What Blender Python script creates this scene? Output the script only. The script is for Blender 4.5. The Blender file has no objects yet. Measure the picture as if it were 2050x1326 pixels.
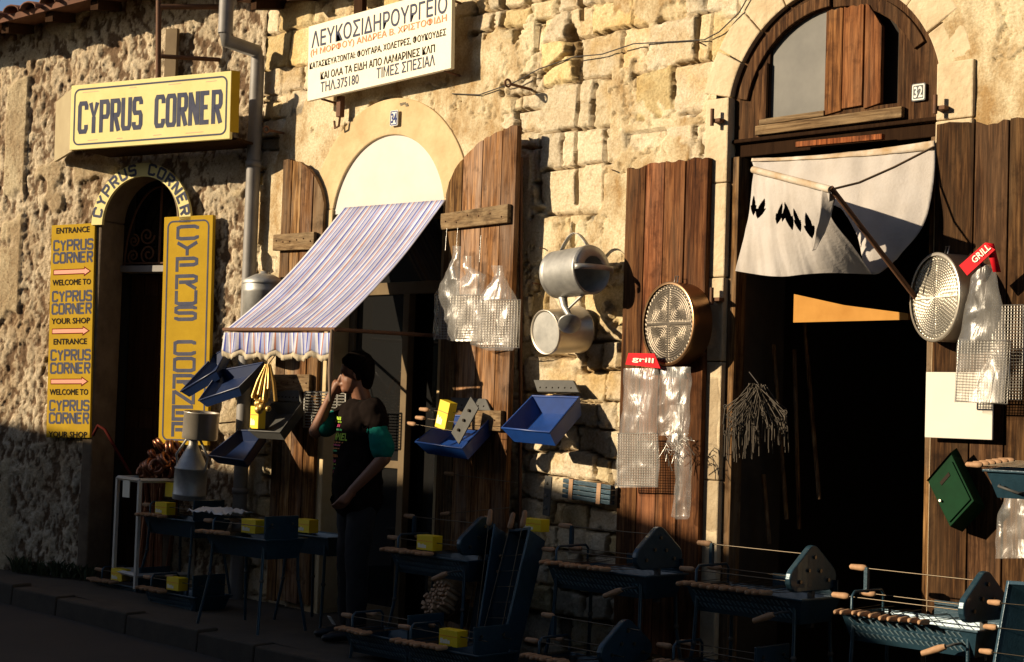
import bpy, bmesh, math, random
import numpy as np
from mathutils import Vector, Matrix, noise as mnoise
from mathutils.bvhtree import BVHTree
random.seed(7); rng = np.random.RandomState(5)
S = bpy.context.scene; COL = S.collection; PI = math.pi; R_ = math.radians
# ------------------------------------------------------------------ camera, sky, sun, exposure
FPX = 3300.; EYE = 1.42; ROLL = .033; DZ = 9.82
psi = math.atan2(3272, FPX); pit = math.atan(160/FPX)
_Fh = Vector((-math.cos(psi), math.sin(psi), 0)); _R = Vector((math.sin(psi), math.cos(psi), 0)); _Z = Vector((0, 0, 1))
CF = _Fh*math.cos(pit)+_Z*math.sin(pit); _U = _Z*math.cos(pit)-_Fh*math.sin(pit)
CR = _R*math.cos(ROLL)+_U*math.sin(ROLL); CU = _U*math.cos(ROLL)-_R*math.sin(ROLL)
CAM = Vector((DZ*math.cos(psi), -DZ*math.sin(psi), EYE))
cd = bpy.data.cameras.new("camera"); cd.sensor_width = 36; cd.lens = FPX/2050*36; cd.clip_start = .05; cd.clip_end = 2000
co = bpy.data.objects.new("camera", cd); COL.objects.link(co); S.camera = co
m3 = Matrix((CR, CU, -CF)).transposed(); co.matrix_world = Matrix.Translation(CAM) @ m3.to_4x4()
SUN_AZ, SUN_EL = R_(33.5), R_(18)          # azimuth left of the facade's normal, elevation
wd = bpy.data.worlds.new("World"); S.world = wd; wd.use_nodes = True
nt = wd.node_tree; bg = nt.nodes["Background"]; sky = nt.nodes.new("ShaderNodeTexSky"); sky.sky_type = 'NISHITA'
sky.sun_disc = False; sky.sun_elevation = SUN_EL; sky.sun_rotation = math.atan2(-math.sin(SUN_AZ), -math.cos(SUN_AZ)) % (2*PI)
sky.dust_density = .6; sky.air_density = .8; sky.altitude = 300
nt.links.new(sky.outputs[0], bg.inputs[0]); bg.inputs[1].default_value = .068
sl = bpy.data.lights.new("sun", 'SUN'); sl.energy = 5; sl.angle = R_(.53); sl.color = (1, .81, .56)
so = bpy.data.objects.new("sun", sl); COL.objects.link(so); so.location = (-6, -9, 12)
tosun = Vector((-math.sin(SUN_AZ)*math.cos(SUN_EL), -math.cos(SUN_AZ)*math.cos(SUN_EL), math.sin(SUN_EL)))
so.rotation_euler = tosun.to_track_quat('Z', 'Y').to_euler()
S.view_settings.view_transform = 'Standard'; S.view_settings.look = 'None'; S.view_settings.exposure = .64; S.view_settings.gamma = 1
S.cycles.max_bounces = 6; S.cycles.transparent_max_bounces = 16; S.cycles.use_denoising = True
# ------------------------------------------------------------------ survey: where sight lines of the photo meet the facades
AL = R_(20); CX = -2.605
uL = Vector((math.cos(AL), math.sin(AL), 0)); nL = Vector((math.sin(AL), -math.cos(AL), 0))
def ray(px, py): return CF*FPX+CR*(px-1025)-CU*(py-663)
def W(px, py, d=0.):
    r = ray(px, py); return CAM+r*((-d-CAM.y)/r.y)
def L(px, py, d=0.):
    P0 = Vector((CX, 0, 0))+nL*d; r = ray(px, py); return CAM+r*(nL.dot(P0-CAM)/nL.dot(r))
def gz(x): return -.02*x
def LF(u, d=0., z=0.):           # frame on the left facade: x along it, y into it, z up
    o = Vector((CX, 0, 0))+uL*u+nL*d+Vector((0, 0, z)); return Matrix.Translation(o) @ Matrix.Rotation(AL, 4, 'Z')
def WF(x, d=0., z=0., rz=0.): return Matrix.Translation((x, -d, z)) @ Matrix.Rotation(rz, 4, 'Z')
def lu(p): return (p-Vector((CX, 0, 0))).dot(uL)
# ------------------------------------------------------------------ materials
MAT = {}
def mk(name, col, rough=.6, metal=0., col2=None, nscale=8, stretch=(1, 1, 1), contrast=.5, bump=0., bscale=40, bdist=.005, tint=False, spec=.5, detail=5, coat=0., sheen=0.):
    m = bpy.data.materials.new(name); m.use_nodes = True; t = m.node_tree; b = t.nodes["Principled BSDF"]
    b.inputs['Roughness'].default_value = rough; b.inputs['Metallic'].default_value = metal; b.inputs['Specular IOR Level'].default_value = spec
    b.inputs['Coat Weight'].default_value = coat
    c4 = (*col, 1); src = None
    tc = t.nodes.new('ShaderNodeTexCoord'); mp = t.nodes.new('ShaderNodeMapping'); mp.inputs['Scale'].default_value = stretch
    t.links.new(tc.outputs['Object'], mp.inputs[0])
    if col2:
        n = t.nodes.new('ShaderNodeTexNoise'); n.inputs['Scale'].default_value = nscale; n.inputs['Detail'].default_value = detail
        n.inputs['Roughness'].default_value = .65
        t.links.new(mp.outputs[0], n.inputs['Vector'])
        r = t.nodes.new('ShaderNodeValToRGB'); r.color_ramp.elements[0].position = .5-contrast/2+.0; r.color_ramp.elements[1].position = .5+contrast/2
        r.color_ramp.elements[0].color = c4; r.color_ramp.elements[1].color = (*col2, 1)
        t.links.new(n.outputs['Fac'], r.inputs[0]); src = r.outputs[0]
    if tint:
        a = t.nodes.new('ShaderNodeAttribute'); a.attribute_name = 'tint'
        mx = t.nodes.new('ShaderNodeMix'); mx.data_type = 'RGBA'; mx.blend_type = 'MULTIPLY'; mx.inputs[0].default_value = 1
        if src: t.links.new(src, mx.inputs[6])
        else: mx.inputs[6].default_value = c4
        t.links.new(a.outputs['Color'], mx.inputs[7]); src = mx.outputs[2]
    if src: t.links.new(src, b.inputs['Base Color'])
    else: b.inputs['Base Color'].default_value = c4
    if bump:
        n2 = t.nodes.new('ShaderNodeTexNoise'); n2.inputs['Scale'].default_value = bscale; n2.inputs['Detail'].default_value = 6
        t.links.new(mp.outputs[0], n2.inputs['Vector'])
        bp = t.nodes.new('ShaderNodeBump'); bp.inputs['Strength'].default_value = bump; bp.inputs['Distance'].default_value = bdist
        t.links.new(n2.outputs['Fac'], bp.inputs['Height']); t.links.new(bp.outputs[0], b.inputs['Normal'])
    MAT[name] = m; return m
def wallmat(name, base, dark, stain, jointc, plast, plast2, speck=(.72, .62, .50), bs=48, bd=.010):
    m = bpy.data.materials.new(name); m.use_nodes = True; t = m.node_tree; b = t.nodes["Principled BSDF"]
    b.inputs['Roughness'].default_value = .92; b.inputs['Specular IOR Level'].default_value = .15
    tc = t.nodes.new('ShaderNodeTexCoord')
    def nz(s, d=6, r=.65, st=None):
        n = t.nodes.new('ShaderNodeTexNoise'); n.inputs['Scale'].default_value = s; n.inputs['Detail'].default_value = d; n.inputs['Roughness'].default_value = r
        src = tc.outputs['Object']
        if st:
            mp = t.nodes.new('ShaderNodeMapping'); mp.inputs['Scale'].default_value = st; t.links.new(src, mp.inputs[0]); src = mp.outputs[0]
        t.links.new(src, n.inputs['Vector']); return n.outputs['Fac']
    def rm(f, lo, hi):
        r = t.nodes.new('ShaderNodeMapRange'); r.inputs[1].default_value = lo; r.inputs[2].default_value = hi; t.links.new(f, r.inputs[0]); return r.outputs[0]
    def mix(f, a, c, bt='MIX'):
        x = t.nodes.new('ShaderNodeMix'); x.data_type = 'RGBA'; x.blend_type = bt
        if isinstance(f, float): x.inputs[0].default_value = f
        else: t.links.new(f, x.inputs[0])
        for k, v in ((6, a), (7, c)):
            if isinstance(v, tuple): x.inputs[k].default_value = (*v, 1)
            else: t.links.new(v, x.inputs[k])
        return x.outputs[2]
    def at(n):
        a = t.nodes.new('ShaderNodeAttribute'); a.attribute_name = n; return a
    c = mix(rm(nz(9), .35, .7), base, dark)
    c = mix(rm(nz(1.6, 4), .5, .72), c, stain)
    c = mix(1., c, at('tint').outputs['Color'], 'MULTIPLY')
    c = mix(at('joint').outputs['Fac'], c, jointc)
    pc = mix(rm(nz(3.2, 6, .7, (1, 1, .6)), .42, .62), plast, plast2)
    c = mix(at('plast').outputs['Fac'], c, pc)
    c = mix(rm(nz(70, 3), .3, .75), c, mix(1., c, (.62, .58, .52), 'MULTIPLY'))
    c = mix(rm(nz(26, 6, .75), .56, .70), c, mix(1., c, speck, 'MULTIPLY'))
    t.links.new(c, b.inputs['Base Color'])
    bp = t.nodes.new('ShaderNodeBump'); bp.inputs['Strength'].default_value = .95; bp.inputs['Distance'].default_value = bd
    t.links.new(nz(bs, 9, .74), bp.inputs['Height']); t.links.new(bp.outputs[0], b.inputs['Normal'])
    MAT[name] = m; return m
wallmat('masonry', (.77, .69, .53), (.66, .55, .39), (.60, .41, .17), (.20, .13, .065), (.74, .65, .45), (.42, .28, .13))
wallmat('rough_render', (.78, .68, .51), (.64, .52, .36), (.50, .37, .23), (.17, .10, .055), (.66, .56, .37), (.42, .31, .18), (.34, .24, .16), 30, .024)
mk('trim_stone', (.68, .58, .41), .92, col2=(.40, .30, .18), nscale=3.2, bump=.8, bscale=30, bdist=.01, contrast=.45, detail=9, spec=.1)
mk('shaded_stone', (.20, .15, .095), .95, col2=(.08, .055, .035), nscale=5, bump=.6, bscale=40)  # door surround stone, colour darkened to stand in for the reveal's shadow
mk('bronze', (.50, .30, .15), .3, .9, col2=(.36, .20, .10), nscale=5)
mk('dull_panel', (.36, .30, .17), .6, col2=(.28, .22, .12), nscale=5)
mk('ochre_plaster', (.68, .55, .33), .92, col2=(.44, .31, .16), nscale=2.6, bump=.6, bscale=30, bdist=.008, contrast=.45, detail=9, spec=.1)
mk('white_panel', (.66, .635, .60), .9, col2=(.55, .52, .48), nscale=2.5, detail=9, spec=.08)
def wood(name, lo, mid_, hi, grey, sc, gamt=.5):
    m = bpy.data.materials.new(name); m.use_nodes = True; t = m.node_tree; b = t.nodes["Principled BSDF"]; b.inputs['Roughness'].default_value = .85; b.inputs['Specular IOR Level'].default_value = .12
    tc = t.nodes.new('ShaderNodeTexCoord')
    def nz(st, s, d=5, dist=0.):
        mp = t.nodes.new('ShaderNodeMapping'); mp.inputs['Scale'].default_value = st; t.links.new(tc.outputs['Object'], mp.inputs[0])
        n = t.nodes.new('ShaderNodeTexNoise'); n.inputs['Scale'].default_value = s; n.inputs['Detail'].default_value = d; n.inputs['Roughness'].default_value = .65; n.inputs['Distortion'].default_value = dist; t.links.new(mp.outputs[0], n.inputs['Vector']); return n.outputs['Fac']
    g = nz(sc, 7, 6, .35); r = t.nodes.new('ShaderNodeValToRGB'); r.color_ramp.elements[0].position = .33; r.color_ramp.elements[1].position = .68; r.color_ramp.elements[0].color = (*lo, 1); r.color_ramp.elements[1].color = (*hi, 1)
    e = r.color_ramp.elements.new(.5); e.color = (*mid_, 1); t.links.new(g, r.inputs[0])
    s2 = tuple(.35*x if x > 1 else .6 for x in sc); w = nz(s2, 2.2, 4); mr = t.nodes.new('ShaderNodeMapRange'); mr.inputs[1].default_value = .45; mr.inputs[2].default_value = .7; mr.inputs[4].default_value = gamt; t.links.new(w, mr.inputs[0])
    mx = t.nodes.new('ShaderNodeMix'); mx.data_type = 'RGBA'; t.links.new(mr.outputs[0], mx.inputs[0]); t.links.new(r.outputs[0], mx.inputs[6]); mx.inputs[7].default_value = (*grey, 1)
    k = nz((2.5, 2.5, 2.5), 3, 4); mk_ = t.nodes.new('ShaderNodeMapRange'); mk_.inputs[1].default_value = .55; mk_.inputs[2].default_value = .72; mk_.inputs[4].default_value = .6; t.links.new(k, mk_.inputs[0])
    m4 = t.nodes.new('ShaderNodeMix'); m4.data_type = 'RGBA'; t.links.new(mk_.outputs[0], m4.inputs[0]); t.links.new(mx.outputs[2], m4.inputs[6]); m4.inputs[7].default_value = (lo[0]*.55, lo[1]*.5, lo[2]*.5, 1)
    a_ = t.nodes.new('ShaderNodeAttribute'); a_.attribute_name = 'tint'; m5 = t.nodes.new('ShaderNodeMix'); m5.data_type = 'RGBA'; m5.blend_type = 'MULTIPLY'; m5.inputs[0].default_value = 1; t.links.new(m4.outputs[2], m5.inputs[6]); t.links.new(a_.outputs['Color'], m5.inputs[7]); t.links.new(m5.outputs[2], b.inputs['Base Color'])
    bp = t.nodes.new('ShaderNodeBump'); bp.inputs['Strength'].default_value = .8; bp.inputs['Distance'].default_value = .006; t.links.new(g, bp.inputs['Height']); t.links.new(bp.outputs[0], b.inputs['Normal']); MAT[name] = m
wood('old_wood', (.032, .014, .005), (.15, .074, .026), (.36, .205, .080), (.27, .21, .145), (9, 9, .5), .8)
wood('shut_wood', (.012, .005, .002), (.045, .020, .008), (.125, .062, .026), (.12, .074, .040), (9, 9, .5), .35)
wood('grey_wood', (.07, .040, .018), (.21, .135, .068), (.34, .24, .13), (.28, .22, .14), (.5, 9, 9))
wood('red_wood', (.026, .009, .004), (.12, .046, .017), (.26, .115, .045), (.19, .115, .065), (9, 9, .45), .4)
mk('dark_wood', (.05, .025, .012), .9, col2=(.022, .010, .005), nscale=6, stretch=(8, 8, .5), tint=True, bump=.5, bscale=20, spec=.06)
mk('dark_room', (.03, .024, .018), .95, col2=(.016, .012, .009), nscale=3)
mk('cream_paint', (.19, .14, .08), .8, col2=(.12, .085, .05), nscale=6, spec=.15)
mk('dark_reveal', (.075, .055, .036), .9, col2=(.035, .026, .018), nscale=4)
mk('glass_dark', (.012, .012, .012), .06, spec=.6)
mk('glass_fan', (.12, .12, .115), .5, col2=(.22, .215, .20), nscale=2.2, spec=.06)
mk('sign_pale_yellow', (.80, .71, .33), .7, col2=(.70, .60, .25), nscale=6, spec=.12)
mk('sign_yellow', (.49, .315, .022), .8, col2=(.36, .225, .016), nscale=4, spec=.08, detail=8)
mk('sign_navy', (.055, .062, .105), .85, col2=(.10, .105, .14), nscale=12, spec=.06)
mk('sign_black', (.026, .02, .015), .85, spec=.08)
mk('sign_pink', (.72, .25, .15), .55); mk('shaded_hose_red', (.05, .008, .006), .9, spec=.04)  # the bent tube's red is darkened to carry the shade it hangs in
mk('sign_red_dark', (.14, .018, .012), .85, spec=.06)
mk('sign_orange', (.75, .16, .02), .55)
mk('sign_white', (.80, .76, .62), .5, col2=(.72, .67, .52), nscale=4, spec=.15)
mk('plate_blue', (.04, .06, .2), .7, spec=.08); mk('plate_white', (.72, .72, .68), .7, spec=.08); mk('plate_grey', (.13, .14, .15), .8, spec=.06)
mk('galvanised', (.46, .455, .43), .5, .65, col2=(.30, .30, .29), nscale=14, contrast=.4)
mk('bright_tin', (.40, .37, .31), .42, .85, col2=(.26, .24, .20), nscale=9)
mk('brass', (.60, .40, .12), .38, .6, col2=(.45, .27, .07), nscale=9)
mk('louvre', (.24, .34, .40), .35, .5)  # lighter than the trough paint: light caught on the dashes put into colour
mk('tin', (.62, .57, .48), .36, .7, col2=(.44, .39, .32), nscale=5, contrast=.5)
mk('dark_pewter', (.13, .11, .085), .42, .8, col2=(.08, .068, .055), nscale=9)
mk('pewter', (.30, .27, .22), .34, .95, col2=(.16, .14, .11), nscale=9)
mk('wire', (.42, .41, .38), .36, .95)
mk('bunch_wire', (.055, .043, .030), .6, .3)
mk('dark_wire', (.11, .088, .062), .42, .85)
mk('rust', (.09, .045, .025), .8, .2, col2=(.16, .07, .03), nscale=20)
mk('pipe_grey', (.23, .22, .21), .6, .2, col2=(.16, .15, .14), nscale=10)
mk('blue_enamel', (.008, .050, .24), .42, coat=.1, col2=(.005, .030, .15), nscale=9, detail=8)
mk('shaded_enamel', (.005, .018, .072), .4, col2=(.004, .012, .045), nscale=6)  # blue darkened in the colour for trays turned away from the sun
mk('grill_paint', (.022, .060, .090), .34, .25, col2=(.014, .038, .058), nscale=30, bump=.2, bscale=120, coat=.2)
mk('grill_grey', (.10, .10, .095), .6, .2, col2=(.065, .065, .062), nscale=10, spec=.15)
mk('handle_wood', (.43, .26, .14), .75, col2=(.30, .165, .085), nscale=20, stretch=(3, 3, 3))
mk('yellow_card', (.80, .58, .01), .45); mk('card_print', (.78, .74, .60), .5)
mk('copper', (.34, .15, .085), .34, .85, col2=(.20, .075, .04), nscale=12)
mk('white_paint', (.60, .57, .50), .5, col2=(.45, .41, .34), nscale=9)
mk('red_card', (.58, .010, .018), .6, spec=.1)
mk('skin', (.22, .095, .052), .55, col2=(.19, .08, .042), nscale=14); mk('hair', (.006, .004, .003), .9, spec=.05)
mk('black_cloth', (.010, .007, .006), .95, spec=.03); mk('teal_cloth', (.006, .15, .125), .9, col2=(.004, .10, .085), nscale=7, spec=.1)
mk('trousers', (.009, .009, .011), .9); mk('shoe', (.012, .011, .011), .5); mk('sock_white', (.55, .55, .52), .8)
mk('ink_lime', (.35, .55, .03), .7); mk('ink_pink', (.55, .05, .16), .7); mk('ink_orange', (.55, .18, .03), .7); mk('ink_green', (.04, .35, .12), .7)
mk('canvas', (.50, .475, .46), .95, col2=(.36, .325, .29), nscale=3.5, bump=.35, bscale=70, contrast=.5, spec=.05, detail=8)
mk('canvas_stain', (.58, .53, .46), .9, col2=(.34, .22, .10), nscale=6, contrast=.35)
mk('fringe', (.55, .47, .34), .9, col2=(.35, .29, .19), nscale=60)
mk('green_paint', (.004, .036, .013), .7, col2=(.003, .022, .008), nscale=9, spec=.08)
mk('board_cream', (.70, .67, .60), .8, col2=(.66, .62, .54), nscale=3, spec=.1)
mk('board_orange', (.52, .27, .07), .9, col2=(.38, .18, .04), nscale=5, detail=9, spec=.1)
mk('roof_tile', (.20, .082, .042), .9, col2=(.085, .038, .022), nscale=7)
mk('asphalt', (.024, .018, .014), .95, col2=(.040, .030, .022), nscale=3, bump=.5, bscale=60, detail=8)
mk('pavement', (.075, .055, .035), .95, col2=(.040, .029, .018), nscale=4, bump=.5, bscale=35, detail=8)
mk('kerb_stone', (.07, .052, .034), .95, col2=(.038, .028, .018), nscale=6, bump=.6, bscale=30)
mk('far_wall', (.14, .10, .065), .95, col2=(.09, .062, .04), nscale=2)
mk('weed', (.035, .05, .015), .8); mk('rope', (.16, .11, .07), .9); mk('cable', (.03, .024, .02), .7)
mk('white_bag', (.55, .55, .54), .4)
# striped awning cloth: stripes follow the attribute "u" across the cloth
m = bpy.data.materials.new('awning_cloth'); m.use_nodes = True; t = m.node_tree; b = t.nodes['Principled BSDF']; b.inputs['Roughness'].default_value = .85
a = t.nodes.new('ShaderNodeAttribute'); a.attribute_name = 'u'
mm = t.nodes.new('ShaderNodeMath'); mm.operation = 'FRACT'; m2 = t.nodes.new('ShaderNodeMath'); m2.operation = 'MULTIPLY'; m2.inputs[1].default_value = 4.7
t.links.new(a.outputs['Fac'], m2.inputs[0]); t.links.new(m2.outputs[0], mm.inputs[0])
rp = t.nodes.new('ShaderNodeValToRGB'); rp.color_ramp.interpolation = 'CONSTANT'
WHT = (.60, .62, .70); LIL = (.33, .37, .58); BLU = (.045, .065, .36); ORA = (.40, .17, .12); PAL = (.46, .45, .52)
st = [(0, WHT), (.09, BLU), (.16, LIL), (.25, WHT), (.31, ORA), (.36, LIL), (.47, WHT), (.53, BLU), (.57, LIL), (.66, PAL), (.72, BLU), (.77, LIL), (.86, ORA), (.90, LIL)]
while len(rp.color_ramp.elements) < len(st): rp.color_ramp.elements.new(.5)
for e, (p, c) in zip(rp.color_ramp.elements, st): e.position = p; e.color = (*c, 1)
t.links.new(mm.outputs[0], rp.inputs[0])
tc_ = t.nodes.new('ShaderNodeTexCoord'); dn = t.nodes.new('ShaderNodeTexNoise'); dn.inputs['Scale'].default_value = 3; dn.inputs['Detail'].default_value = 8; dn.inputs['Roughness'].default_value = .7; t.links.new(tc_.outputs['Object'], dn.inputs['Vector'])
dr_ = t.nodes.new('ShaderNodeValToRGB'); dr_.color_ramp.elements[0].position = .35; dr_.color_ramp.elements[1].position = .62; dr_.color_ramp.elements[0].color = (.70, .64, .58, 1); t.links.new(dn.outputs['Fac'], dr_.inputs[0])
dm = t.nodes.new('ShaderNodeMix'); dm.data_type = 'RGBA'; dm.blend_type = 'MULTIPLY'; dm.inputs[0].default_value = 1; t.links.new(rp.outputs[0], dm.inputs[6]); t.links.new(dr_.outputs[0], dm.inputs[7]); t.links.new(dm.outputs[2], b.inputs['Base Color'])
MAT['awning_cloth'] = m
# clear crinkled plastic
m = bpy.data.materials.new('clear_plastic'); m.use_nodes = True; t = m.node_tree
for n in list(t.nodes): t.nodes.remove(n)
out = t.nodes.new('ShaderNodeOutputMaterial'); tr = t.nodes.new('ShaderNodeBsdfTransparent'); gl = t.nodes.new('ShaderNodeBsdfGlossy'); df = t.nodes.new('ShaderNodeBsdfTranslucent'); dd = t.nodes.new('ShaderNodeBsdfDiffuse')
tr.inputs[0].default_value = (.94, .93, .92, 1); gl.inputs['Roughness'].default_value = .27; dd.inputs[0].default_value = (.8, .78, .74, 1); df.inputs[0].default_value = (.7, .68, .64, 1)
fr = t.nodes.new('ShaderNodeLayerWeight'); fr.inputs[0].default_value = .35
tcx = t.nodes.new('ShaderNodeTexCoord'); nn = t.nodes.new('ShaderNodeTexNoise'); nn.inputs['Scale'].default_value = 9; nn.inputs['Detail'].default_value = 4; nn.inputs['Distortion'].default_value = 1.5
mpx = t.nodes.new('ShaderNodeMapping'); mpx.inputs['Scale'].default_value = (1.6, 1.6, .55)
t.links.new(tcx.outputs['Object'], mpx.inputs[0]); t.links.new(mpx.outputs[0], nn.inputs['Vector'])
bp = t.nodes.new('ShaderNodeBump'); bp.inputs['Strength'].default_value = .35; bp.inputs['Distance'].default_value = .02
t.links.new(nn.outputs['Fac'], bp.inputs['Height']); t.links.new(bp.outputs[0], gl.inputs['Normal'])
mr = t.nodes.new('ShaderNodeMapRange'); mr.inputs[1].default_value = 0; mr.inputs[2].default_value = 1; mr.inputs[3].default_value = .018; mr.inputs[4].default_value = .32
t.links.new(fr.outputs['Facing'], mr.inputs[0])
x1 = t.nodes.new('ShaderNodeMixShader'); t.links.new(mr.outputs[0], x1.inputs[0]); t.links.new(tr.outputs[0], x1.inputs[1]); t.links.new(gl.outputs[0], x1.inputs[2])
x2 = t.nodes.new('ShaderNodeMixShader'); x2.inputs[0].default_value = .085; t.links.new(x1.outputs[0], x2.inputs[1]); t.links.new(dd.outputs[0], x2.inputs[2])
t.links.new(x2.outputs[0], out.inputs[0]); MAT['clear_plastic'] = m
# ------------------------------------------------------------------ mesh builder
class MB:
    def __init__(s, T=None): s.v = []; s.f = []; s.sm = []; s.tn = []; s.u = []; s.T = T or Matrix(); s.tint = (1, 1, 1)
    def add(s, vs, fs, smooth=False, u=None):
        o = len(s.v); s.v += [s.T @ Vector(p) for p in vs]; s.f += [tuple(i+o for i in f) for f in fs]; s.sm += [smooth]*len(fs)
        s.tn += [s.tint]*len(vs); s.u += (u if u is not None else [0.]*len(vs)); return s
    def box(s, x0, x1, y0, y1, z0, z1):
        return s.add([(x0, y0, z0), (x1, y0, z0), (x1, y1, z0), (x0, y1, z0), (x0, y0, z1), (x1, y0, z1), (x1, y1, z1), (x0, y1, z1)],
                     [(0, 3, 2, 1), (4, 5, 6, 7), (0, 1, 5, 4), (1, 2, 6, 5), (2, 3, 7, 6), (3, 0, 4, 7)])
    def hexa(s, p): return s.add(p, [(0, 3, 2, 1), (4, 5, 6, 7), (0, 1, 5, 4), (1, 2, 6, 5), (2, 3, 7, 6), (3, 0, 4, 7)])
    def tube(s, pts, r, n=8, caps=True, smooth=True, flat=1.):
        pts = [Vector(p) for p in pts]; k = len(pts); rs = r if isinstance(r, (list, tuple)) else [r]*k; vs = []; nrm = None
        for i, p in enumerate(pts):
            d = (pts[min(i+1, k-1)]-pts[max(i-1, 0)]).normalized()
            if nrm is None: nrm = d.orthogonal().normalized() if abs(d.z) > .9 else d.cross(Vector((0, 0, 1))).normalized()
            nrm = (nrm-d*nrm.dot(d)).normalized(); b = d.cross(nrm)
            for j in range(n):
                a = 2*PI*j/n; vs.append(p+nrm*(math.cos(a)*rs[i])+b*(math.sin(a)*rs[i]*flat))
        fs = [(i*n+j, i*n+(j+1) % n, (i+1)*n+(j+1) % n, (i+1)*n+j) for i in range(k-1) for j in range(n)]
        s.add(vs, fs, smooth)
        if caps: s.add(vs[:n], [tuple(range(n-1, -1, -1))]); s.add(vs[-n:], [tuple(range(n))])
        return s
    def lathe(s, prof, n=32, smooth=True, sx=1., sy=1.):   # profile (r, z) about local z
        vs = [(r*math.cos(2*PI*j/n)*sx, r*math.sin(2*PI*j/n)*sy, z) for r, z in prof for j in range(n)]
        return s.add(vs, [(i*n+j, i*n+(j+1) % n, (i+1)*n+(j+1) % n, (i+1)*n+j) for i in range(len(prof)-1) for j in range(n)], smooth)
    def prism(s, poly, y0, y1):        # polygon in x,z extruded in y
        k = len(poly); vs = [(x, y0, z) for x, z in poly]+[(x, y1, z) for x, z in poly]
        return s.add(vs, [tuple(range(k)), tuple(range(2*k-1, k-1, -1))]+[((i+1) % k, i, i+k, (i+1) % k+k) for i in range(k)])
    def band(s, outer, inner, y0, y1, closed=False):   # strip between two matching x,z loops, extruded
        k = len(outer); vs = [(x, y, z) for y in (y0, y1) for lp in (outer, inner) for x, z in lp]; fs = []
        for i in range(k if closed else k-1):
            j = (i+1) % k
            fs += [(i, j, k+j, k+i), (2*k+j, 2*k+i, 3*k+i, 3*k+j), (j, i, 2*k+i, 2*k+j), (k+i, k+j, 3*k+j, 3*k+i)]
        if not closed: fs += [(0, k, 3*k, 2*k), (2*k-1, k-1, 3*k-1, 4*k-1)]
        return s.add(vs, fs)
    def grid(s, P, smooth=True, u=None):
        nr, nc = len(P), len(P[0]); vs = [p for r in P for p in r]
        return s.add(vs, [(i*nc+j, i*nc+j+1, (i+1)*nc+j+1, (i+1)*nc+j) for i in range(nr-1) for j in range(nc-1)], smooth, u)
    def sphere(s, c, r, nu=12, nv=8):
        rx, ry, rz = r if isinstance(r, (tuple, list)) else (r, r, r); c = Vector(c)
        vs = [c+Vector((rx*math.cos(2*PI*j/nu)*math.sin(PI*i/nv), ry*math.sin(2*PI*j/nu)*math.sin(PI*i/nv), rz*math.cos(PI*i/nv))) for i in range(nv+1) for j in range(nu)]
        return s.add(vs, [(i*nu+j, (i+1)*nu+j, (i+1)*nu+(j+1) % nu, i*nu+(j+1) % nu) for i in range(nv) for j in range(nu)], True)
LOC = {}
def mesh_from(mb, name, mat, off):
    me = bpy.data.meshes.new(name); me.from_pydata([p-off for p in mb.v], [], mb.f)
    me.polygons.foreach_set('use_smooth', mb.sm); me.materials.append(MAT[mat])
    if any(x != (1, 1, 1) for x in mb.tn):
        at = me.color_attributes.new('tint', 'FLOAT_COLOR', 'POINT'); at.data.foreach_set('color', [c for x in mb.tn for c in (*x, 1)])
    elif mat in ('old_wood', 'grey_wood', 'red_wood', 'dark_wood', 'shut_wood'):
        at = me.color_attributes.new('tint', 'FLOAT_COLOR', 'POINT'); at.data.foreach_set('color', [1.]*(4*len(mb.v)))
    if any(mb.u):
        at = me.attributes.new('u', 'FLOAT', 'POINT'); at.data.foreach_set('value', mb.u)
    return me
def tag(o, label, cat, group=None, kind=None):
    if label: o['label'] = label
    if cat: o['category'] = cat
    if group: o['group'] = group
    if kind: o['kind'] = kind
    return o
def thing(name, label, cat, loc=(0, 0, 0), group=None):
    o = bpy.data.objects.new(name, None); COL.objects.link(o); o.location = loc; o.empty_display_size = .1
    LOC[o.name] = Vector(loc); return tag(o, label, cat, group)
def part(name, mb, mat, parent, bevel=0., solid=0., label=None, sub=0):
    off = LOC[parent.name]; me = mesh_from(mb, name, mat, off); o = bpy.data.objects.new(name, me); COL.objects.link(o); o.parent = parent
    LOC[o.name] = off
    mods(o, bevel, solid, sub)
    if label: o['label'] = label
    return o
def mods(o, bevel, solid, sub):
    if solid:
        m = o.modifiers.new('solid', 'SOLIDIFY'); m.thickness = solid; m.offset = 0
    if sub:
        m = o.modifiers.new('sub', 'SUBSURF'); m.levels = sub; m.render_levels = sub
    if bevel:
        m = o.modifiers.new('bevel', 'BEVEL'); m.width = bevel; m.segments = 2; m.limit_method = 'ANGLE'; m.angle_limit = R_(40)
def solo(name, mb, mat, label, cat, loc, group=None, kind=None, bevel=0., solid=0., sub=0):
    loc = Vector(loc); me = mesh_from(mb, name, mat, loc); o = bpy.data.objects.new(name, me); COL.objects.link(o); o.location = loc; LOC[o.name] = loc
    mods(o, bevel, solid, sub); return tag(o, label, cat, group, kind)
def struct(name, mb, mat): return solo(name, mb, mat, None, None, (0, 0, 0), kind='structure')
def dup(o, loc=None, rz=None, label=None, group=None, parent=None, mat=None):
    c = o.copy(); COL.objects.link(c)
    if parent: c.parent = parent
    if loc is not None: c.location = loc
    if rz is not None: c.rotation_euler = (0, 0, rz)
    if label: c['label'] = label
    if group: c['group'] = group
    for ch in o.children: dup(ch, parent=c)
    return c
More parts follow.
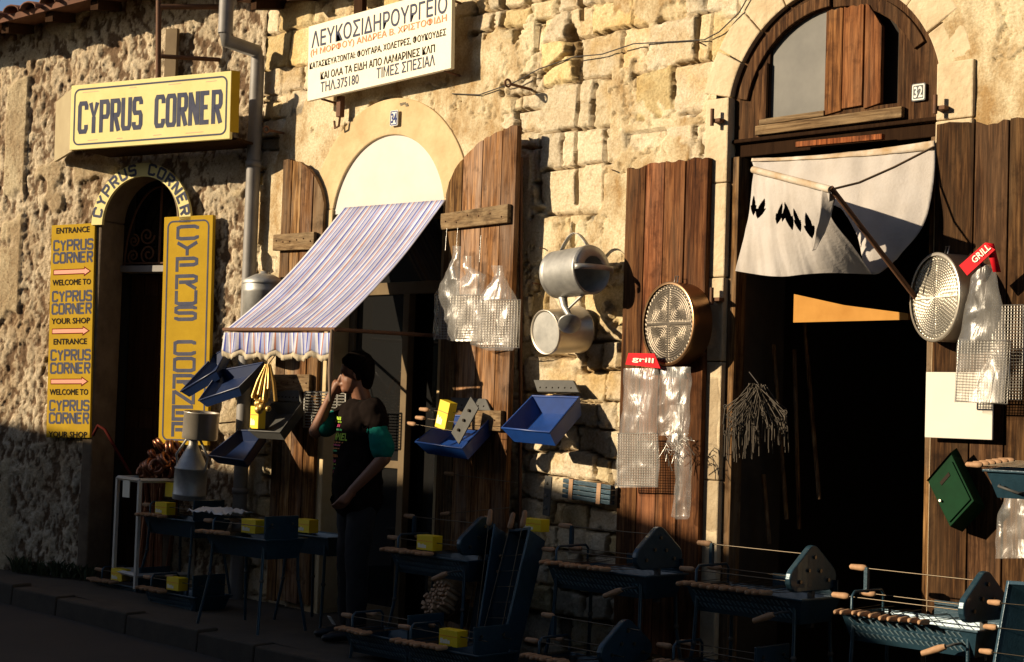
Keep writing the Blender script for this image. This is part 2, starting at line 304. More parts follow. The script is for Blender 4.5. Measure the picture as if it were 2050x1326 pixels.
def text(name, s, mat, parent, T, w=None, h=None, bold=0., depth=.0015, align='LEFT', proj=None):
    cu = bpy.data.curves.new(name, 'FONT'); cu.body = s; cu.size = 1; cu.resolution_u = 2; cu.fill_mode = 'FRONT'
    o = bpy.data.objects.new(name, cu); COL.objects.link(o); dg = bpy.context.evaluated_depsgraph_get()
    me = bpy.data.meshes.new_from_object(o.evaluated_get(dg)); COL.objects.unlink(o); bpy.data.objects.remove(o)
    vs = [v.co.copy() for v in me.vertices]; fs = [tuple(p.vertices) for p in me.polygons]
    x0, x1 = min(v.x for v in vs), max(v.x for v in vs); y0, y1 = min(v.y for v in vs), max(v.y for v in vs)
    sy = h/(y1-y0) if h else 1; sx = w/(x1-x0) if w else sy
    dx = -x0 if align == 'LEFT' else -(x0+x1)/2
    mb = MB(T)
    for q, (ox, oy) in enumerate(((0, 0), (1, 0), (-1, 0), (0, 1), (0, -1)) if bold else ((0, 0),)):
        mb.add([((v.x+dx+ox*bold)*sx, -depth-.00025*q*(depth > 0), (v.y-y0+oy*bold)*sy) for v in vs], fs)
    if proj: mb.v = [proj(p) for p in mb.v]
    return part(name, mb, mat, parent)
# blocky sign-painter capitals, drawn as mitred strokes on a 4 x 6 grid
GL = {'C': [[(4, 4.6), (4, 5.4), (3.4, 6), (.6, 6), (0, 5.4), (0, .6), (.6, 0), (3.4, 0), (4, .6), (4, 1.4)]],
      'Y': [[(0, 6), (2, 3), (4, 6)], [(2, 3), (2, -.5)]],
      'P': [[(0, -.5), (0, 6), (3.4, 6), (4, 5.4), (4, 3.4), (3.4, 2.8), (.5, 2.8)]],
      'R': [[(0, -.5), (0, 6), (3.4, 6), (4, 5.4), (4, 3.6), (3.4, 3), (.5, 3)], [(2, 2.6), (4, -.4)]],
      'U': [[(0, 6.5), (0, .6), (.6, 0), (3.4, 0), (4, .6), (4, 6.5)]],
      'S': [[(4, 4.8), (4, 5.4), (3.4, 6), (.6, 6), (0, 5.4), (0, 3.7), (.6, 3.1), (3.4, 3.1), (4, 2.5), (4, .6), (3.4, 0), (.6, 0), (0, .6), (0, 1.2)]],
      'O': [[(2, 6), (.6, 6), (0, 5.4), (0, .6), (.6, 0), (3.4, 0), (4, .6), (4, 5.4), (3.4, 6), (2, 6)]],
      'N': [[(0, -.5), (0, 6.4)], [(.1, 6), (3.9, 0)], [(4, -.4), (4, 6.5)]],
      'E': [[(4, 6), (0, 6), (0, 0), (4, 0)], [(.5, 3.1), (3.2, 3.1)]]}
def strokes(mb, polys, fx, th, y=-.001):
    for q, pl in enumerate(polys):
        P = [Vector(fx(p)) for p in pl]; k = len(P); lo, hi = [], []
        for i in range(k):
            a = (P[i]-P[i-1]).normalized() if i else None; b = (P[i+1]-P[i]).normalized() if i < k-1 else None
            a = a or b; b = b or a; n1 = Vector((-a.y, a.x)); n2 = Vector((-b.y, b.x)); mv = (n1+n2).normalized(); l = th/2/max(.5, mv.dot(n1))
            lo.append(P[i]-mv*l); hi.append(P[i]+mv*l)
        yy = y-.0004*q
        mb.add([(p.x, yy, p.y) for p in lo+hi], [(i, i+1, k+i+1, k+i) for i in range(k-1)])
def word(mb, s, x, z, cw, ch, gap, th, y=-.001):
    for c in s:
        if c != ' ': strokes(mb, GL[c], lambda p: (x+p[0]/4*cw, z+(p[1]+.3)/6.6*ch), th, y)
        x += cw+gap
# ------------------------------------------------------------------ the ground
def slab(x0, x1, y0, y1, dz, nx, ny, amp, seed):
    P = []
    for j in range(ny+1):
        row = []
        for i in range(nx+1):
            x = x0+(x1-x0)*i/nx; y = y0+(y1-y0)*j/ny
            row.append((x, y, gz(x)+dz+amp*mnoise.fractal(Vector((x*1.3+seed, y*1.3, 0)), 1, 2, 4)))
        P.append(row)
    return P
struct('road', MB().grid(slab(-120, 120, -120, 40, -.14, 2, 2, 0, 0)), 'asphalt')
mb = MB().grid(slab(-9, 8, -7.6, -1.1, -.128, 150, 60, .008, 3)); struct('road_surface', mb, 'asphalt')
mb = MB().grid(slab(-9, 8, -1.02, 1.2, 0, 160, 24, .006, 9)); struct('pavement', mb, 'pavement')
mb = MB(); x = -9.
while x < 8:
    l = random.uniform(.55, .95); g = gz(x+l/2)+random.uniform(-.008, .006); yo = random.uniform(-.004, .004)
    mb.hexa([(x+.002, -1.17+yo, g-.3), (x+l-.002, -1.17+yo, g-.3), (x+l-.002, -1.0, g-.3), (x+.002, -1.0, g-.3),
             (x+.002, -1.15+yo, g+.004), (x+l-.002, -1.15+yo, g+.004), (x+l-.002, -1.0, g+.008), (x+.002, -1.0, g+.008)]); x += l
o = struct('kerb', mb, 'kerb_stone'); mods(o, .012, 0, 0)
# ------------------------------------------------------------------ masonry walls
_lat = rng.rand(8, 256, 256)
def vn(x, z, k):
    xi = np.floor(x).astype(int); zi = np.floor(z).astype(int); fx = x-xi; fz = z-zi; fx = fx*fx*(3-2*fx); fz = fz*fz*(3-2*fz); l = _lat[k % 8]
    a = l[xi % 256, zi % 256]; b_ = l[(xi+1) % 256, zi % 256]; c = l[xi % 256, (zi+1) % 256]; d = l[(xi+1) % 256, (zi+1) % 256]
    return (a*(1-fx)+b_*fx)*(1-fz)+(c*(1-fx)+d*fx)*fz
def fbm(x, z, s, k=0, o=4, g=.5):
    t_ = 0; a = 1; w = 0
    for i in range(o): t_ = t_+a*vn(x/s*2**i+17.3*i, z/s*2**i+5.1*i, k+i); w += a; a *= g
    return t_/w
def sstep(e0, e1, x): t_ = np.clip((x-e0)/(e1-e0), 0, 1); return t_*t_*(3-2*t_)
def wall_mesh(name, X, Z, Hh, keep, frame, mat, parent, tint, joint, plast):
    nz_, nx_ = X.shape; co_ = np.stack([X, -Hh, Z], -1).reshape(-1, 3)
    M_ = np.array(frame); co_ = co_ @ M_[:3, :3].T+M_[:3, 3]-np.array(LOC[parent.name])
    idx = np.arange(nx_*nz_).reshape(nz_, nx_); q = np.stack([idx[:-1, :-1], idx[:-1, 1:], idx[1:, 1:], idx[1:, :-1]], -1)
    kf = keep[:-1, :-1] & keep[1:, 1:] & keep[:-1, 1:] & keep[1:, :-1]; q = q[kf]
    used = np.zeros(nx_*nz_, bool); used[q.ravel()] = True; remap = np.cumsum(used)-1
    me = bpy.data.meshes.new(name); nv = used.sum(); me.vertices.add(nv); me.vertices.foreach_set('co', co_[used].ravel().astype(np.float32))
    nf = len(q); me.loops.add(nf*4); me.loops.foreach_set('vertex_index', remap[q].ravel().astype(np.int32)); me.polygons.add(nf)
    me.polygons.foreach_set('loop_start', np.arange(0, nf*4, 4, dtype=np.int32)); me.polygons.foreach_set('use_smooth', np.ones(nf, bool)); me.update(); me.validate()
    at = me.color_attributes.new('tint', 'FLOAT_COLOR', 'POINT'); at.data.foreach_set('color', np.concatenate([tint, np.ones(tint.shape[:2]+(1,))], -1).reshape(-1, 4)[used].ravel().astype(np.float32))
    for nm, ar in (('joint', joint), ('plast', plast)):
        at = me.attributes.new(nm, 'FLOAT', 'POINT'); at.data.foreach_set('value', ar.reshape(-1)[used].astype(np.float32))
    me.materials.append(MAT[mat]); o = bpy.data.objects.new(name, me); COL.objects.link(o); o.parent = parent; LOC[o.name] = LOC[parent.name]; return o
def stones(X, Z, seed, hmin, hmax, wmin, wmax, warp):
    r = np.random.RandomState(seed)
    rg = .011*(fbm(X, Z, .045, 3, 3)-.5); rh = .011*(fbm(X, Z, .045, 5, 3)-.5)
    xw = X+warp*(fbm(X, Z, .16, 1)-.5)*2+rg; zw = Z+warp*(fbm(X, Z, .2, 4)-.5)*2+rh+.06*(fbm(X, Z, 1.1, 6, 2)-.5)
    rows = [-.3]
    while rows[-1] < 5: rows.append(rows[-1]+r.uniform(hmin, hmax))
    rows = np.array(rows); ri = np.clip(np.searchsorted(rows, zw)-1, 0, len(rows)-2); dz = np.minimum(zw-rows[ri], rows[ri+1]-zw)
    base = np.zeros_like(X); tt = np.zeros(X.shape+(3,)); dx = np.full_like(X, 9.)
    for k in range(len(rows)-1):
        mk_ = ri == k
        if not mk_.any(): continue
        xs = [-7+r.uniform(0, .3)]
        while xs[-1] < 6.5: xs.append(xs[-1]+r.uniform(wmin, wmax)*r.choice([.6, 1, 1, 1.5]))
        xs = np.array(xs); xv = xw[mk_]; ci = np.clip(np.searchsorted(xs, xv)-1, 0, len(xs)-2)
        dx[mk_] = np.minimum(xv-xs[ci], xs[ci+1]-xv); hb = r.uniform(-.016, .018, len(xs)); tx = r.uniform(-.09, .09, len(xs)); tz = r.uniform(-.10, .08, len(xs))
        base[mk_] = hb[ci]+tx[ci]*(xv-(xs[ci]+xs[ci+1])/2)+tz[ci]*(zw[mk_]-(rows[k]+rows[k+1])/2)
        tl = r.uniform(.80, 1.10, len(xs)); wr = r.uniform(0, 1, len(xs))**3; c3 = np.stack([tl, tl*(1-.08*wr), tl*(1-.34*wr)], -1); dk = r.uniform(0, 1, len(xs)) < .04; c3[dk] *= .35
        tt[mk_] = c3[ci]
    jw = .002+.010*sstep(.3, .75, fbm(X, Z, .22, 2, 3)); e = np.minimum(dx, dz); fill = sstep(.56, .66, fbm(X, Z, .30, 5, 3)); J = (1-sstep(jw*.5, jw+.004, e))*(1-.7*fill)
    chip = sstep(.60, .64, fbm(X, Z, .055, 6, 5, .6))*(1-sstep(.008, .04, e))
    h = base*(1-.6*fill*(1-sstep(0, .03, e)))+.012*(fbm(X, Z, .13, 3, 6, .62)-.5)+.007*(fbm(X, Z, .028, 1, 3)-.5)-.042*J-.014*chip
    return h, tt, J
house = thing('stone_shop_house', 'cream stone shop house with two arched doorways and weathered timber shutters', 'building', (0, 0, 0))
st_ = .0102; xs = np.arange(CX-.02, 4.6, st_); zs = np.arange(-.25, 4.45, st_); X, Z = np.meshgrid(xs, zs)
h1, t1, J1 = stones(X, Z, 3, .17, .33, .16, .40, .018); h2, t2, J2 = stones(X, Z, 8, .09, .20, .10, .26, .03)
sel = sstep(.44, .50, fbm(X, Z, .8, 5, 2)+.16*(X < -1.6)-.12*((X > 0.15) & (X < 1.0) & (Z > 1.6)))
hh = h1*(1-sel)+(h2*1.25)*sel; tt = t1*(1-sel[..., None])+t2*sel[..., None]; J = J1*(1-sel)+J2*sel
n = fbm(X, Z, .55, 6, 5, .6)
arch_d = np.hypot(X+1.17, Z-2.75)
wgt = .30*np.exp(-((arch_d-.9)/.35)**2)*(Z > 2.2)+.13*((X > .75) & (X < 1.55) & (Z > 3.0))+.28*(X > 3.0)+.02*((X < -1.7) & (Z > 1.2) & (Z < 3.0))-.14*((X > .12) & (X < .72))
pl = sstep(.585, .600, n+wgt+.06*(fbm(X, Z, .09, 4, 3)-.5))
hp = .014+.020*(fbm(X, Z, .25, 2, 6, .6)-.5)
xk = W(1155, 300).x+.022*(fbm(X, Z, .3, 3, 4)-.5)*2; kz = W(1140, 70); cav = np.maximum(1-sstep(.75, .95, np.hypot((X-kz.x-.01+.25*(Z-kz.z))/.055, (Z-kz.z+.01)/.13)+1.5*(fbm(X, Z, .06, 1, 4, .6)-.5)), (1-sstep(.006, .016, np.abs(X-xk)))*(Z > 2.2)*(fbm(X, Z, .4, 6, 3) > .40))
ka = W(1110, 130); cav = np.maximum(cav, (1-sstep(.7, 1., np.abs((Z-ka.z)-.45*(X-ka.x))/.016))*(np.abs(X-ka.x) < .14)*1.)
pl = pl*(1-cav); hh = np.maximum(hh, -.055)*(1-pl)+hp*pl; J = J*(1-pl); hh = hh-.06*cav; J = np.maximum(J, cav)
crack = np.abs(fbm(X, Z, .42, 7, 6, .62)-.5); ck = (1-sstep(.004, .011, crack))*pl*(fbm(X, Z, .9, 3, 2) > .36); hh = hh-.02*ck
keep = ~((X > -1.80) & (X < -.55) & (Z < 2.74)) & ~((np.hypot(X+1.174, Z-2.623) < .745) & (Z > 2.7))
keep &= ~((X > 1.53) & (X < 2.92) & (Z < 3.12)) & ~((np.hypot(X-2.22, Z-2.993) < .72) & (Z > 3.0))
wall_mesh('wall', X, Z, hh, keep, Matrix(), 'masonry', house, tt, np.clip(J*.9+ck, 0, 1), pl)
# left house: coarse pitted render
lhouse = thing('rendered_house', 'left house of coarse pitted render with a small arched dark doorway', 'building', LF(-1.2).translation)
us = np.arange(-4.4, .012, .0100); zs = np.arange(-.2, 4.5, .0100); X, Z = np.meshgrid(us, zs)
big = fbm(X, Z, .5, 1, 3)-.5; wx = X+.03*(fbm(X, Z, .12, 5)-.5)*2; wz = (Z+.03*(fbm(X, Z, .12, 2)-.5)*2)*.58
rid = lambda s_, k: 1-np.abs(2*fbm(wx, wz, s_, k, 3, .55)-1)**.8
r1_ = fbm(wx, wz, .11, 2, 5, .68); r2_ = rid(.060, 4); r3_ = fbm(wx, wz, .022, 6, 2)
r4_ = fbm(wx, wz*.9, .034, 0, 3, .7); hh = .040*big+.026*(r1_-.5)+.036*(r4_-.5)+.014*(r3_-.5); low = .32*r1_+.68*r4_
smooth_m = sstep(.64, .70, fbm(X, Z, .45, 3, 4)+.25*(np.abs(X+2.25) < .10))
hh = hh*(1-.75*smooth_m)+.018*smooth_m
J = (1-sstep(.43, .51, low))*.9*(1-smooth_m)
tl = .90+.3*(fbm(X, Z, .3, 7, 3)-.35); tt = np.stack([tl, tl, tl], -1)
keep = ~((X > -1.41) & (X < -.65) & (Z < 2.735)) & ~((np.hypot(X+1.03, Z-2.735) < .40) & (Z > 2.7))
keep &= Z < 3.865+.137*(X+4.4)+.10
wall_mesh('wall', X, Z, hh, keep, LF(0), 'rough_render', lhouse, tt, J, smooth_m*.8)
def arc(cx, cz, r, a0, a1, n): return [(cx+r*math.cos(R_(a0+(a1-a0)*i/n)), cz+r*math.sin(R_(a0+(a1-a0)*i/n))) for i in range(n+1)]
# ---- doorway of the rendered house
F = LF(0)
mb = MB(F); o_ = [(-1.03-.345-.075, .05)]+[(-1.03-.42, 2.735)]; mb.prism([(-1.455, .04), (-1.36, .04), (-1.36, 2.735), (-1.455, 2.735)], -.03, .24); mb.prism([(-.70, .04), (-.61, .04), (-.61, 2.735), (-.70, 2.735)], -.03, .24)
mb.band(arc(-1.03, 2.737, .36, 180, 0, 28), arc(-1.03, 2.737, .33, 180, 0, 28), -.01, .24)
part('door_surround', mb, 'shaded_stone', lhouse, bevel=.012)
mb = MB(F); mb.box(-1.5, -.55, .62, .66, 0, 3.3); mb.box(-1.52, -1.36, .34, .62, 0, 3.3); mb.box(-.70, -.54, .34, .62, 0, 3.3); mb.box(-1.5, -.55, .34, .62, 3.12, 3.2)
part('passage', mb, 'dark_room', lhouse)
mb = MB(F)
for i in range(5):
    k = random.uniform(.7, 1.2); mb.tint = (k, k, k); x = -1.355+i*.13; mb.box(x+.003, x+.127, .33, .37, .03, 2.36)
for x in (-1.28, -1.0): mb.tint = (.8, .8, .8); mb.box(x, x+.2, .315, .33, .4, 1.2); mb.box(x, x+.2, .315, .33, 1.35, 2.2)
door = part('door', mb, 'dark_wood', lhouse, bevel=.004)
part('transom', MB(F).box(-1.358, -.702, .20, .36, 2.37, 2.42), 'pipe_grey', lhouse, bevel=.004)
mb = MB(F)
def spiral(cx, cz, r, turns, a0, s): return [(cx+r*(1-i/26*.85)*math.cos(a0+s*turns*2*PI*i/26), .24, cz+r*(1-i/26*.85)*math.sin(a0+s*turns*2*PI*i/26)) for i in range(27)]
for sx in (-1, 1):
    for (dx, dz, r, a0) in ((.10, .09, .075, -PI/2), (.24, .075, .055, -PI/2), (.12, .23, .07, PI), (.24, .19, .05, PI/2)):
        mb.tube(spiral(-1.03+sx*dx, 2.42+dz, r, 1.6, a0 if sx > 0 else PI-a0, sx), .007, 6)
    mb.tube([(-1.03+sx*.32*math.sin(a), .24, 2.42+.6*math.cos(a)) for a in [i*PI/2/10 for i in range(11)]], .008, 6)
mb.tube([(-1.03, .24, 2.42), (-1.03, .24, 3.05)], .009, 6); mb.tube([(-1.36, .24, 2.44), (-.70, .24, 2.44)], .008, 6)
part('fanlight_grille', mb, 'rust', lhouse)
part('fanlight_pane', MB(F).box(-1.36, -.70, .36, .37, 2.42, 3.09), 'glass_dark', lhouse)
def roof(name, F, x0, x1, z0, z1, over, mat, parent):
    mb = MB(F); n_ = int((x1-x0)/.17)
    for i in range(n_):
        x = x0+(i+.5)*(x1-x0)/n_; z = z0+(z1-z0)*i/n_; jy = random.uniform(-.03, .03); jz = random.uniform(-.012, .012)
        P = []
        for k in range(9):
            y = -over+jy+k*.42; row = []
            for a in range(7):
                q = PI*a/6; row.append((x-.075*math.cos(q)*(1-.0*k), y, z+jz+.10+.05*math.sin(q)+k*.065)); 
            P.append(row)
        mb.grid(P); mb.box(x-.095, x+.075, -over+.04, 3.2, z+.055, z+.07) if False else None
    mb.hexa([(x0, -over+.05, z0+.05), (x1, -over+.05, z1+.05), (x1, 3.2, z1+.56), (x0, 3.2, z0+.56), (x0, -over+.05, z0+.09), (x1, -over+.05, z1+.09), (x1, 3.2, z1+.6), (x0, 3.2, z0+.6)])
    r_ = part(name, mb, mat, parent, solid=.012)
    x = x0+.1
    while x < x1:
        z = z0+(z1-z0)*(x-x0)/(x1-x0); mb = MB(F); mb.hexa([(x, -over+.09, z-.02), (x+.07, -over+.09, z-.02), (x+.07, .3, z+.09), (x, .3, z+.09), (x, -over+.09, z+.05), (x+.07, -over+.09, z+.05), (x+.07, .3, z+.17), (x, .3, z+.17)]); x += .42; part('rafter_end', mb, 'dark_wood', parent)
    return r_
roof('roof', LF(0), -4.4, -.02, 3.865, 4.465, .36, 'roof_tile', lhouse)
roof('roof', Matrix(), CX+.06, 4.6, 4.17, 4.17, .34, 'roof_tile', house)
def shell(parent, F, x0, x1, y1, z1):
    mb = MB(F); mb.box(x0, x0+.3, .06, y1, -.2, z1); mb.box(x1-.3, x1, .06, y1, -.2, z1); mb.box(x0, x1, y1, y1+.3, -.2, z1)
    part('back_walls', mb, 'far_wall', parent)
shell(lhouse, LF(0), -4.4, -.3, 3.1, 3.9); shell(house, Matrix(), CX+.1, 4.6, 6, 4.3)
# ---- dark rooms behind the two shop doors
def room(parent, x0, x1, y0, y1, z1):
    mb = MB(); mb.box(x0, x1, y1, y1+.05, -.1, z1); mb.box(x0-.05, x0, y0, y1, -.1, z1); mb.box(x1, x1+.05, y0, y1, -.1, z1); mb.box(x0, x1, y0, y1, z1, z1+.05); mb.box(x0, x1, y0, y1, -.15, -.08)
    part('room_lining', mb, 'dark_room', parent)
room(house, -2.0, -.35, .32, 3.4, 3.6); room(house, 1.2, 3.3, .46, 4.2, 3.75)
# ---- arch and jambs of the left shop
mb = MB(); mb.band(arc(-1.174, 2.623, .80, 172, 8, 40), arc(-1.174, 2.623, .561, 168.5, 11.5, 40), -.024, .34)
mb.prism([(-1.90, -.1), (-1.724, -.1), (-1.724, 2.735), (-1.90, 2.735)], -.026, .34); mb.prism([(-.624, -.1), (-.47, -.1), (-.47, 2.735), (-.624, 2.735)], -.026, .34)
part('arch_surround', mb, 'ochre_plaster', house, bevel=.008)
mb = MB(); mb.prism([(-1.74, 2.70)]+arc(-1.174, 2.623, .565, 168, 12, 30)+[(-.61, 2.70)], -.006, .05)
part('tympanum_panel', mb, 'white_panel', house)
# glazed shop door
mb = MB()
for (x0, x1, z0, z1) in ((-1.72, -1.66, 0, 2.7), (-.69, -.63, 0, 2.7), (-1.72, -.63, 2.16, 2.24), (-1.72, -.63, 2.64, 2.7)): mb.box(x0, x1, .15, .20, z0, z1)
x = W(806, 835, -.15).x; mb.box(x-.03, x+.03, .147, .203, .02, 2.16); mb.box(-1.66, x-.03, .152, .198, .02, .12); mb.box(-1.66, x-.03, .152, .198, 1.02, 1.07)
part('shop_door_frame', mb, 'cream_paint', house, bevel=.004)
mb = MB(); mb.box(-1.66, x-.03, .17, .176, .12, 2.16); mb.box(x+.03, -.69, .26, .266, .02, 2.16); mb.box(-1.66, -.69, .17, .176, 2.24, 2.64); part('shop_door_pane', mb, 'glass_dark', house)
# ---- plank shutters
def plank_leaf(name, T, w, zb, top, mat, parent, n=4, th=.035, rails=(), gap=.007, tv=(.55, 1.35), railmat='grey_wood'):
    mb = MB(T); e = [0]
    for i in range(n): e.append(e[-1]+random.uniform(.8, 1.2))
    e = [q/e[-1]*w for q in e]
    for i in range(n):
        k = random.uniform(*tv); wv = random.uniform(.9, 1.08); mb.tint = (k, k*wv, k*wv*random.uniform(.9, 1.1)); a, b_ = e[i]+gap/2, e[i+1]-gap/2; yo = random.uniform(-.004, .004)
        jag = [random.uniform(-.006, .006) for _ in range(7)]
        mb.prism([(a, zb+random.uniform(0, .03)), (b_, zb+random.uniform(0, .03))]+[(b_+(a-b_)*q/6, top((b_+(a-b_)*q/6)/w)+jag[q]) for q in range(7)], yo, th+yo)
    lf = part(name, mb, mat, parent, bevel=.003)
    for (z0, z1, x0, x1) in rails:
        k = random.uniform(.8, 1.1); mr_ = MB(T); mr_.tint = (k, k, k); mr_.prism([(x0, z0+.004), (x1, z0), (x1, z1), (x0, z1-.006)], -.034, -.002); part('rail', mr_, railmat, lf, bevel=.004)
    mh = MB(T)                                                   # nail heads and hinge straps
    for (z0, z1, x0, x1) in rails:
        for q in range(6): mh.sphere((x0+(x1-x0)*(q+.5)/6, -.035, (z0+z1)/2+random.uniform(-.02, .02)), .006, 6, 4)
    if rails: part('nails', mh, 'rust', lf)
    return lf
a = W(566, 320, .12); b = W(648, 420, .06); w_ = (b.xy-a.xy).length; ang = math.atan2(b.y-a.y, b.x-a.x)
T = Matrix.Translation((a.x, a.y, 0)) @ Matrix.Rotation(ang, 4, 'Z')
tl_, tr_ = a.z, b.z-.02
plank_leaf('shutter_leaf', T, w_, .08, lambda s: tr_-.06+(tl_-tr_+.06)*math.sqrt(max(0, 1-(s*.97)**2.2)), 'old_wood', house, 4, rails=((2.46, 2.58, -.03, w_*.88), (1.5, 1.62, .02, w_*.9), (.5, .62, .02, w_*.9)))
a = W(892, 402, .06); b = W(1037, 250, .16); w_ = (b.xy-a.xy).length; ang = math.atan2(b.y-a.y, b.x-a.x)
TRL = T = Matrix.Translation((a.x, a.y, 0)) @ Matrix.Rotation(ang, 4, 'Z'); WRL = w_
bl, br = a.z, b.z
plank_leaf('shutter_leaf', T, w_, .06, lambda s: bl+(br-bl)*math.sqrt(max(0, 1-(1-s)**1.9)), 'old_wood', house, 4, rails=((2.52, 2.63, .0, w_*.96), (1.30, 1.42, .0, w_*.96), (.30, .42, .0, w_*.96)))
mb = MB(); mb.tube([W(1043, 315, .06), W(1042, 800, .06), W(1040, 1100, .06)], .011, 8); part('shutter_stay', mb, 'rust', house)
a = W(1254, 330, .07); b = W(1419, 325, .07); LW = b.x-a.x
T32 = Matrix.Translation((a.x, -.07, 0))
plank_leaf('shutter_leaf', T32, LW, .12, lambda s: 2.80-.014*(s < .24)+.003*math.sin(s*40), 'red_wood', house, 4, th=.04, tv=(.38, 1.35))
a = W(1874, 250, .05); RLX = a.x
TR32 = Matrix.Translation((RLX, -.05, 0))
plank_leaf('shutter_leaf', TR32, 1.02, .10, lambda s: 2.84-.02*(s > .24)+.01*math.sin(s*20), 'shut_wood', house, 5, th=.045, tv=(.7, 1.3))
# ---- doorway of the right shop: pilaster, arch ring, lintel, fanlight
mb = MB(); zt = 3.12
zz = -.1
while zz < zt:
    h_ = random.uniform(.42, .75); z2 = min(zz+h_, zt); mb.box(1.452, 1.605, -.034+random.uniform(-.003, .003), .45, zz+.002, z2-.002); zz = z2
zz = 2.86
mb.box(2.845, 3.04, -.036, .45, 2.2, 2.86); mb.box(2.845, 3.04, -.033, .45, 2.864, 3.14); mb.box(2.845, 2.99, -.03, .45, -.1, 2.196)
segs = 9
for i in range(segs):
    a0 = 168-156*i/segs; a1 = 168-156*(i+1)/segs; mb.band(arc(2.222, 2.985, .82+random.uniform(-.005, .01), a0-.25, a1+.25, 5), arc(2.222, 2.985, .637, a0-.25, a1+.25, 5), -.014+random.uniform(-.004, .004), .45)
part('door_pilasters', mb, 'trim_stone', house, bevel=.008)
for pxy in ((1441, 243), (1440, 600), (1888, 218)):
    p = W(*pxy, .03); mb = MB(Matrix.Translation(p)); mb.box(-.02, .035, -.045, 0, -.012, .008); mb.tube([(-.012, -.05, -.03), (-.012, -.05, .06)], .011, 8); part('hinge_pin', mb, 'rust', house, bevel=.003)
mb = MB(); N_ = 44
def fo(a):   # outer outline of the fanlight, by angle about its centre
    c, s = math.cos(a), math.sin(a); z0, hw = 2.87, .617
    best = 9
    if abs(c) > 1e-6: best = min(best, hw/abs(c))
    if s < 0: best = min(best, (3.12-z0)/-s)
    zq = lambda r: (r*c)**2+(3.12+r*s-2.993)**2
    if s > 0 or True:
        lo, hi = 0, best
        if zq(hi) > .636**2 and 3.12+hi*s > 3.0:
            for _ in range(30):
                md = (lo+hi)/2
                if zq(md) > .636**2: hi = md
                else: lo = md
        best = hi
    return (2.222+best*c, 3.12+best*s)
def fi(a):
    c, s = math.cos(a), math.sin(a); lo, hi = 0, .8
    ins = lambda x, z: (1.83 < x < 2.60) and z > 2.985 and (x-2.222)**2+(z-2.98)**2 < .535**2
    for _ in range(30):
        md = (lo+hi)/2
        if ins(2.222+md*c, 3.12+md*s): lo = md
        else: hi = md
    return (2.222+lo*c, 3.12+lo*s)
angs = sorted([2*PI*i/72 for i in range(72)]+[math.atan2(2.87-3.12, .617) % (2*PI), math.atan2(-.25, -.617) % (2*PI), math.atan2(-.135, 1.83-2.222) % (2*PI), math.atan2(-.135, 2.6-2.222) % (2*PI)])
fan = None
mb = MB(); mb.band([fo(a) for a in angs], [fi(a) for a in angs], .02, .10, True); fan = part('fanlight_frame', mb, 'shut_wood', house, bevel=.004)
for q in range(5):                                               # curved battens and sill boards lying on the frame
    mb = MB(); k = random.uniform(.7, 1.3); mb.tint = (k, k, k)
    if q == 0: mb.band(arc(2.222, 2.985, .60, 168, 92, 14), arc(2.222, 2.985, .535, 168, 92, 14), .0, .022)
    elif q == 1: mb.band(arc(2.222, 2.985, .60, 62, 28, 10), arc(2.222, 2.985, .535, 62, 28, 10), .004, .022)
    elif q == 2: mb.prism([(1.765, 2.90), (2.645, 2.905), (2.645, 2.96), (1.765, 2.95)], -.012, .02)
    elif q == 3: mb.prism([(1.78, 2.955), (2.185, 2.96), (2.185, 2.99), (1.78, 2.985)], .0, .02)
    else: mb.prism([(1.77, 2.98), (1.825, 2.98), (1.825, 3.28), (1.77, 3.24)], .0, .02)
    part('batten', mb, 'grey_wood' if q in (2, 3) else 'shut_wood', fan, bevel=.004)
part('fanlight_pane', MB().prism([(1.81, 2.97), (2.25, 2.97), (2.25, 3.52)]+arc(2.222, 2.98, .545, 88, 135, 10), .036, .040), 'glass_fan', house)
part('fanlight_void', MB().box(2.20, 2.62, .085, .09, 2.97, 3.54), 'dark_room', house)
T = Matrix.Translation((2.178, .005, 0))
plank_leaf('fanlight_board', T, .335, 2.965, lambda s: 3.50 if s < .75 else 3.50-.13*(s-.75)/.25, 'red_wood', house, 3, th=.03, tv=(.9, 1.7))
mb = MB(); k = .6; mb.tint = (k, k, k); mb.box(1.607, 2.84, .03, .30, 2.80, 2.872); mb.box(1.607, 2.84, .0, .10, 2.872, 2.893); part('lintel', mb, 'dark_wood', house, bevel=.006)
mb = MB(); mb.tint = (1.5, 1.1, .9); p = W(1597, 292, .03); q = W(1770, 276, .03); mb.hexa([(p.x, -.05, p.z-.01), (q.x, -.05, q.z-.01), (q.x, -.02, q.z-.01), (p.x, -.02, p.z-.01), (p.x, -.05, p.z+.018), (q.x, -.05, q.z+.018), (q.x, -.02, q.z+.018), (p.x, -.02, p.z+.018)])
part('loose_lath', mb, 'red_wood', house, bevel=.003)
mb = MB(); mb.tint = (.8, .8, .8); mb.box(1.607, 1.66, .0, .09, -.05, 2.80); mb.box(2.79, 2.842, .02, .09, -.05, 2.80); part('door_posts', mb, 'old_wood', house, bevel=.004)
# reveal with old boards
mb = MB(); mb.box(1.56, 1.615, .10, .50, -.1, 2.8); mb.box(2.84, 2.9, .10, .50, -.1, 2.8); part('reveal', mb, 'dark_reveal', house)
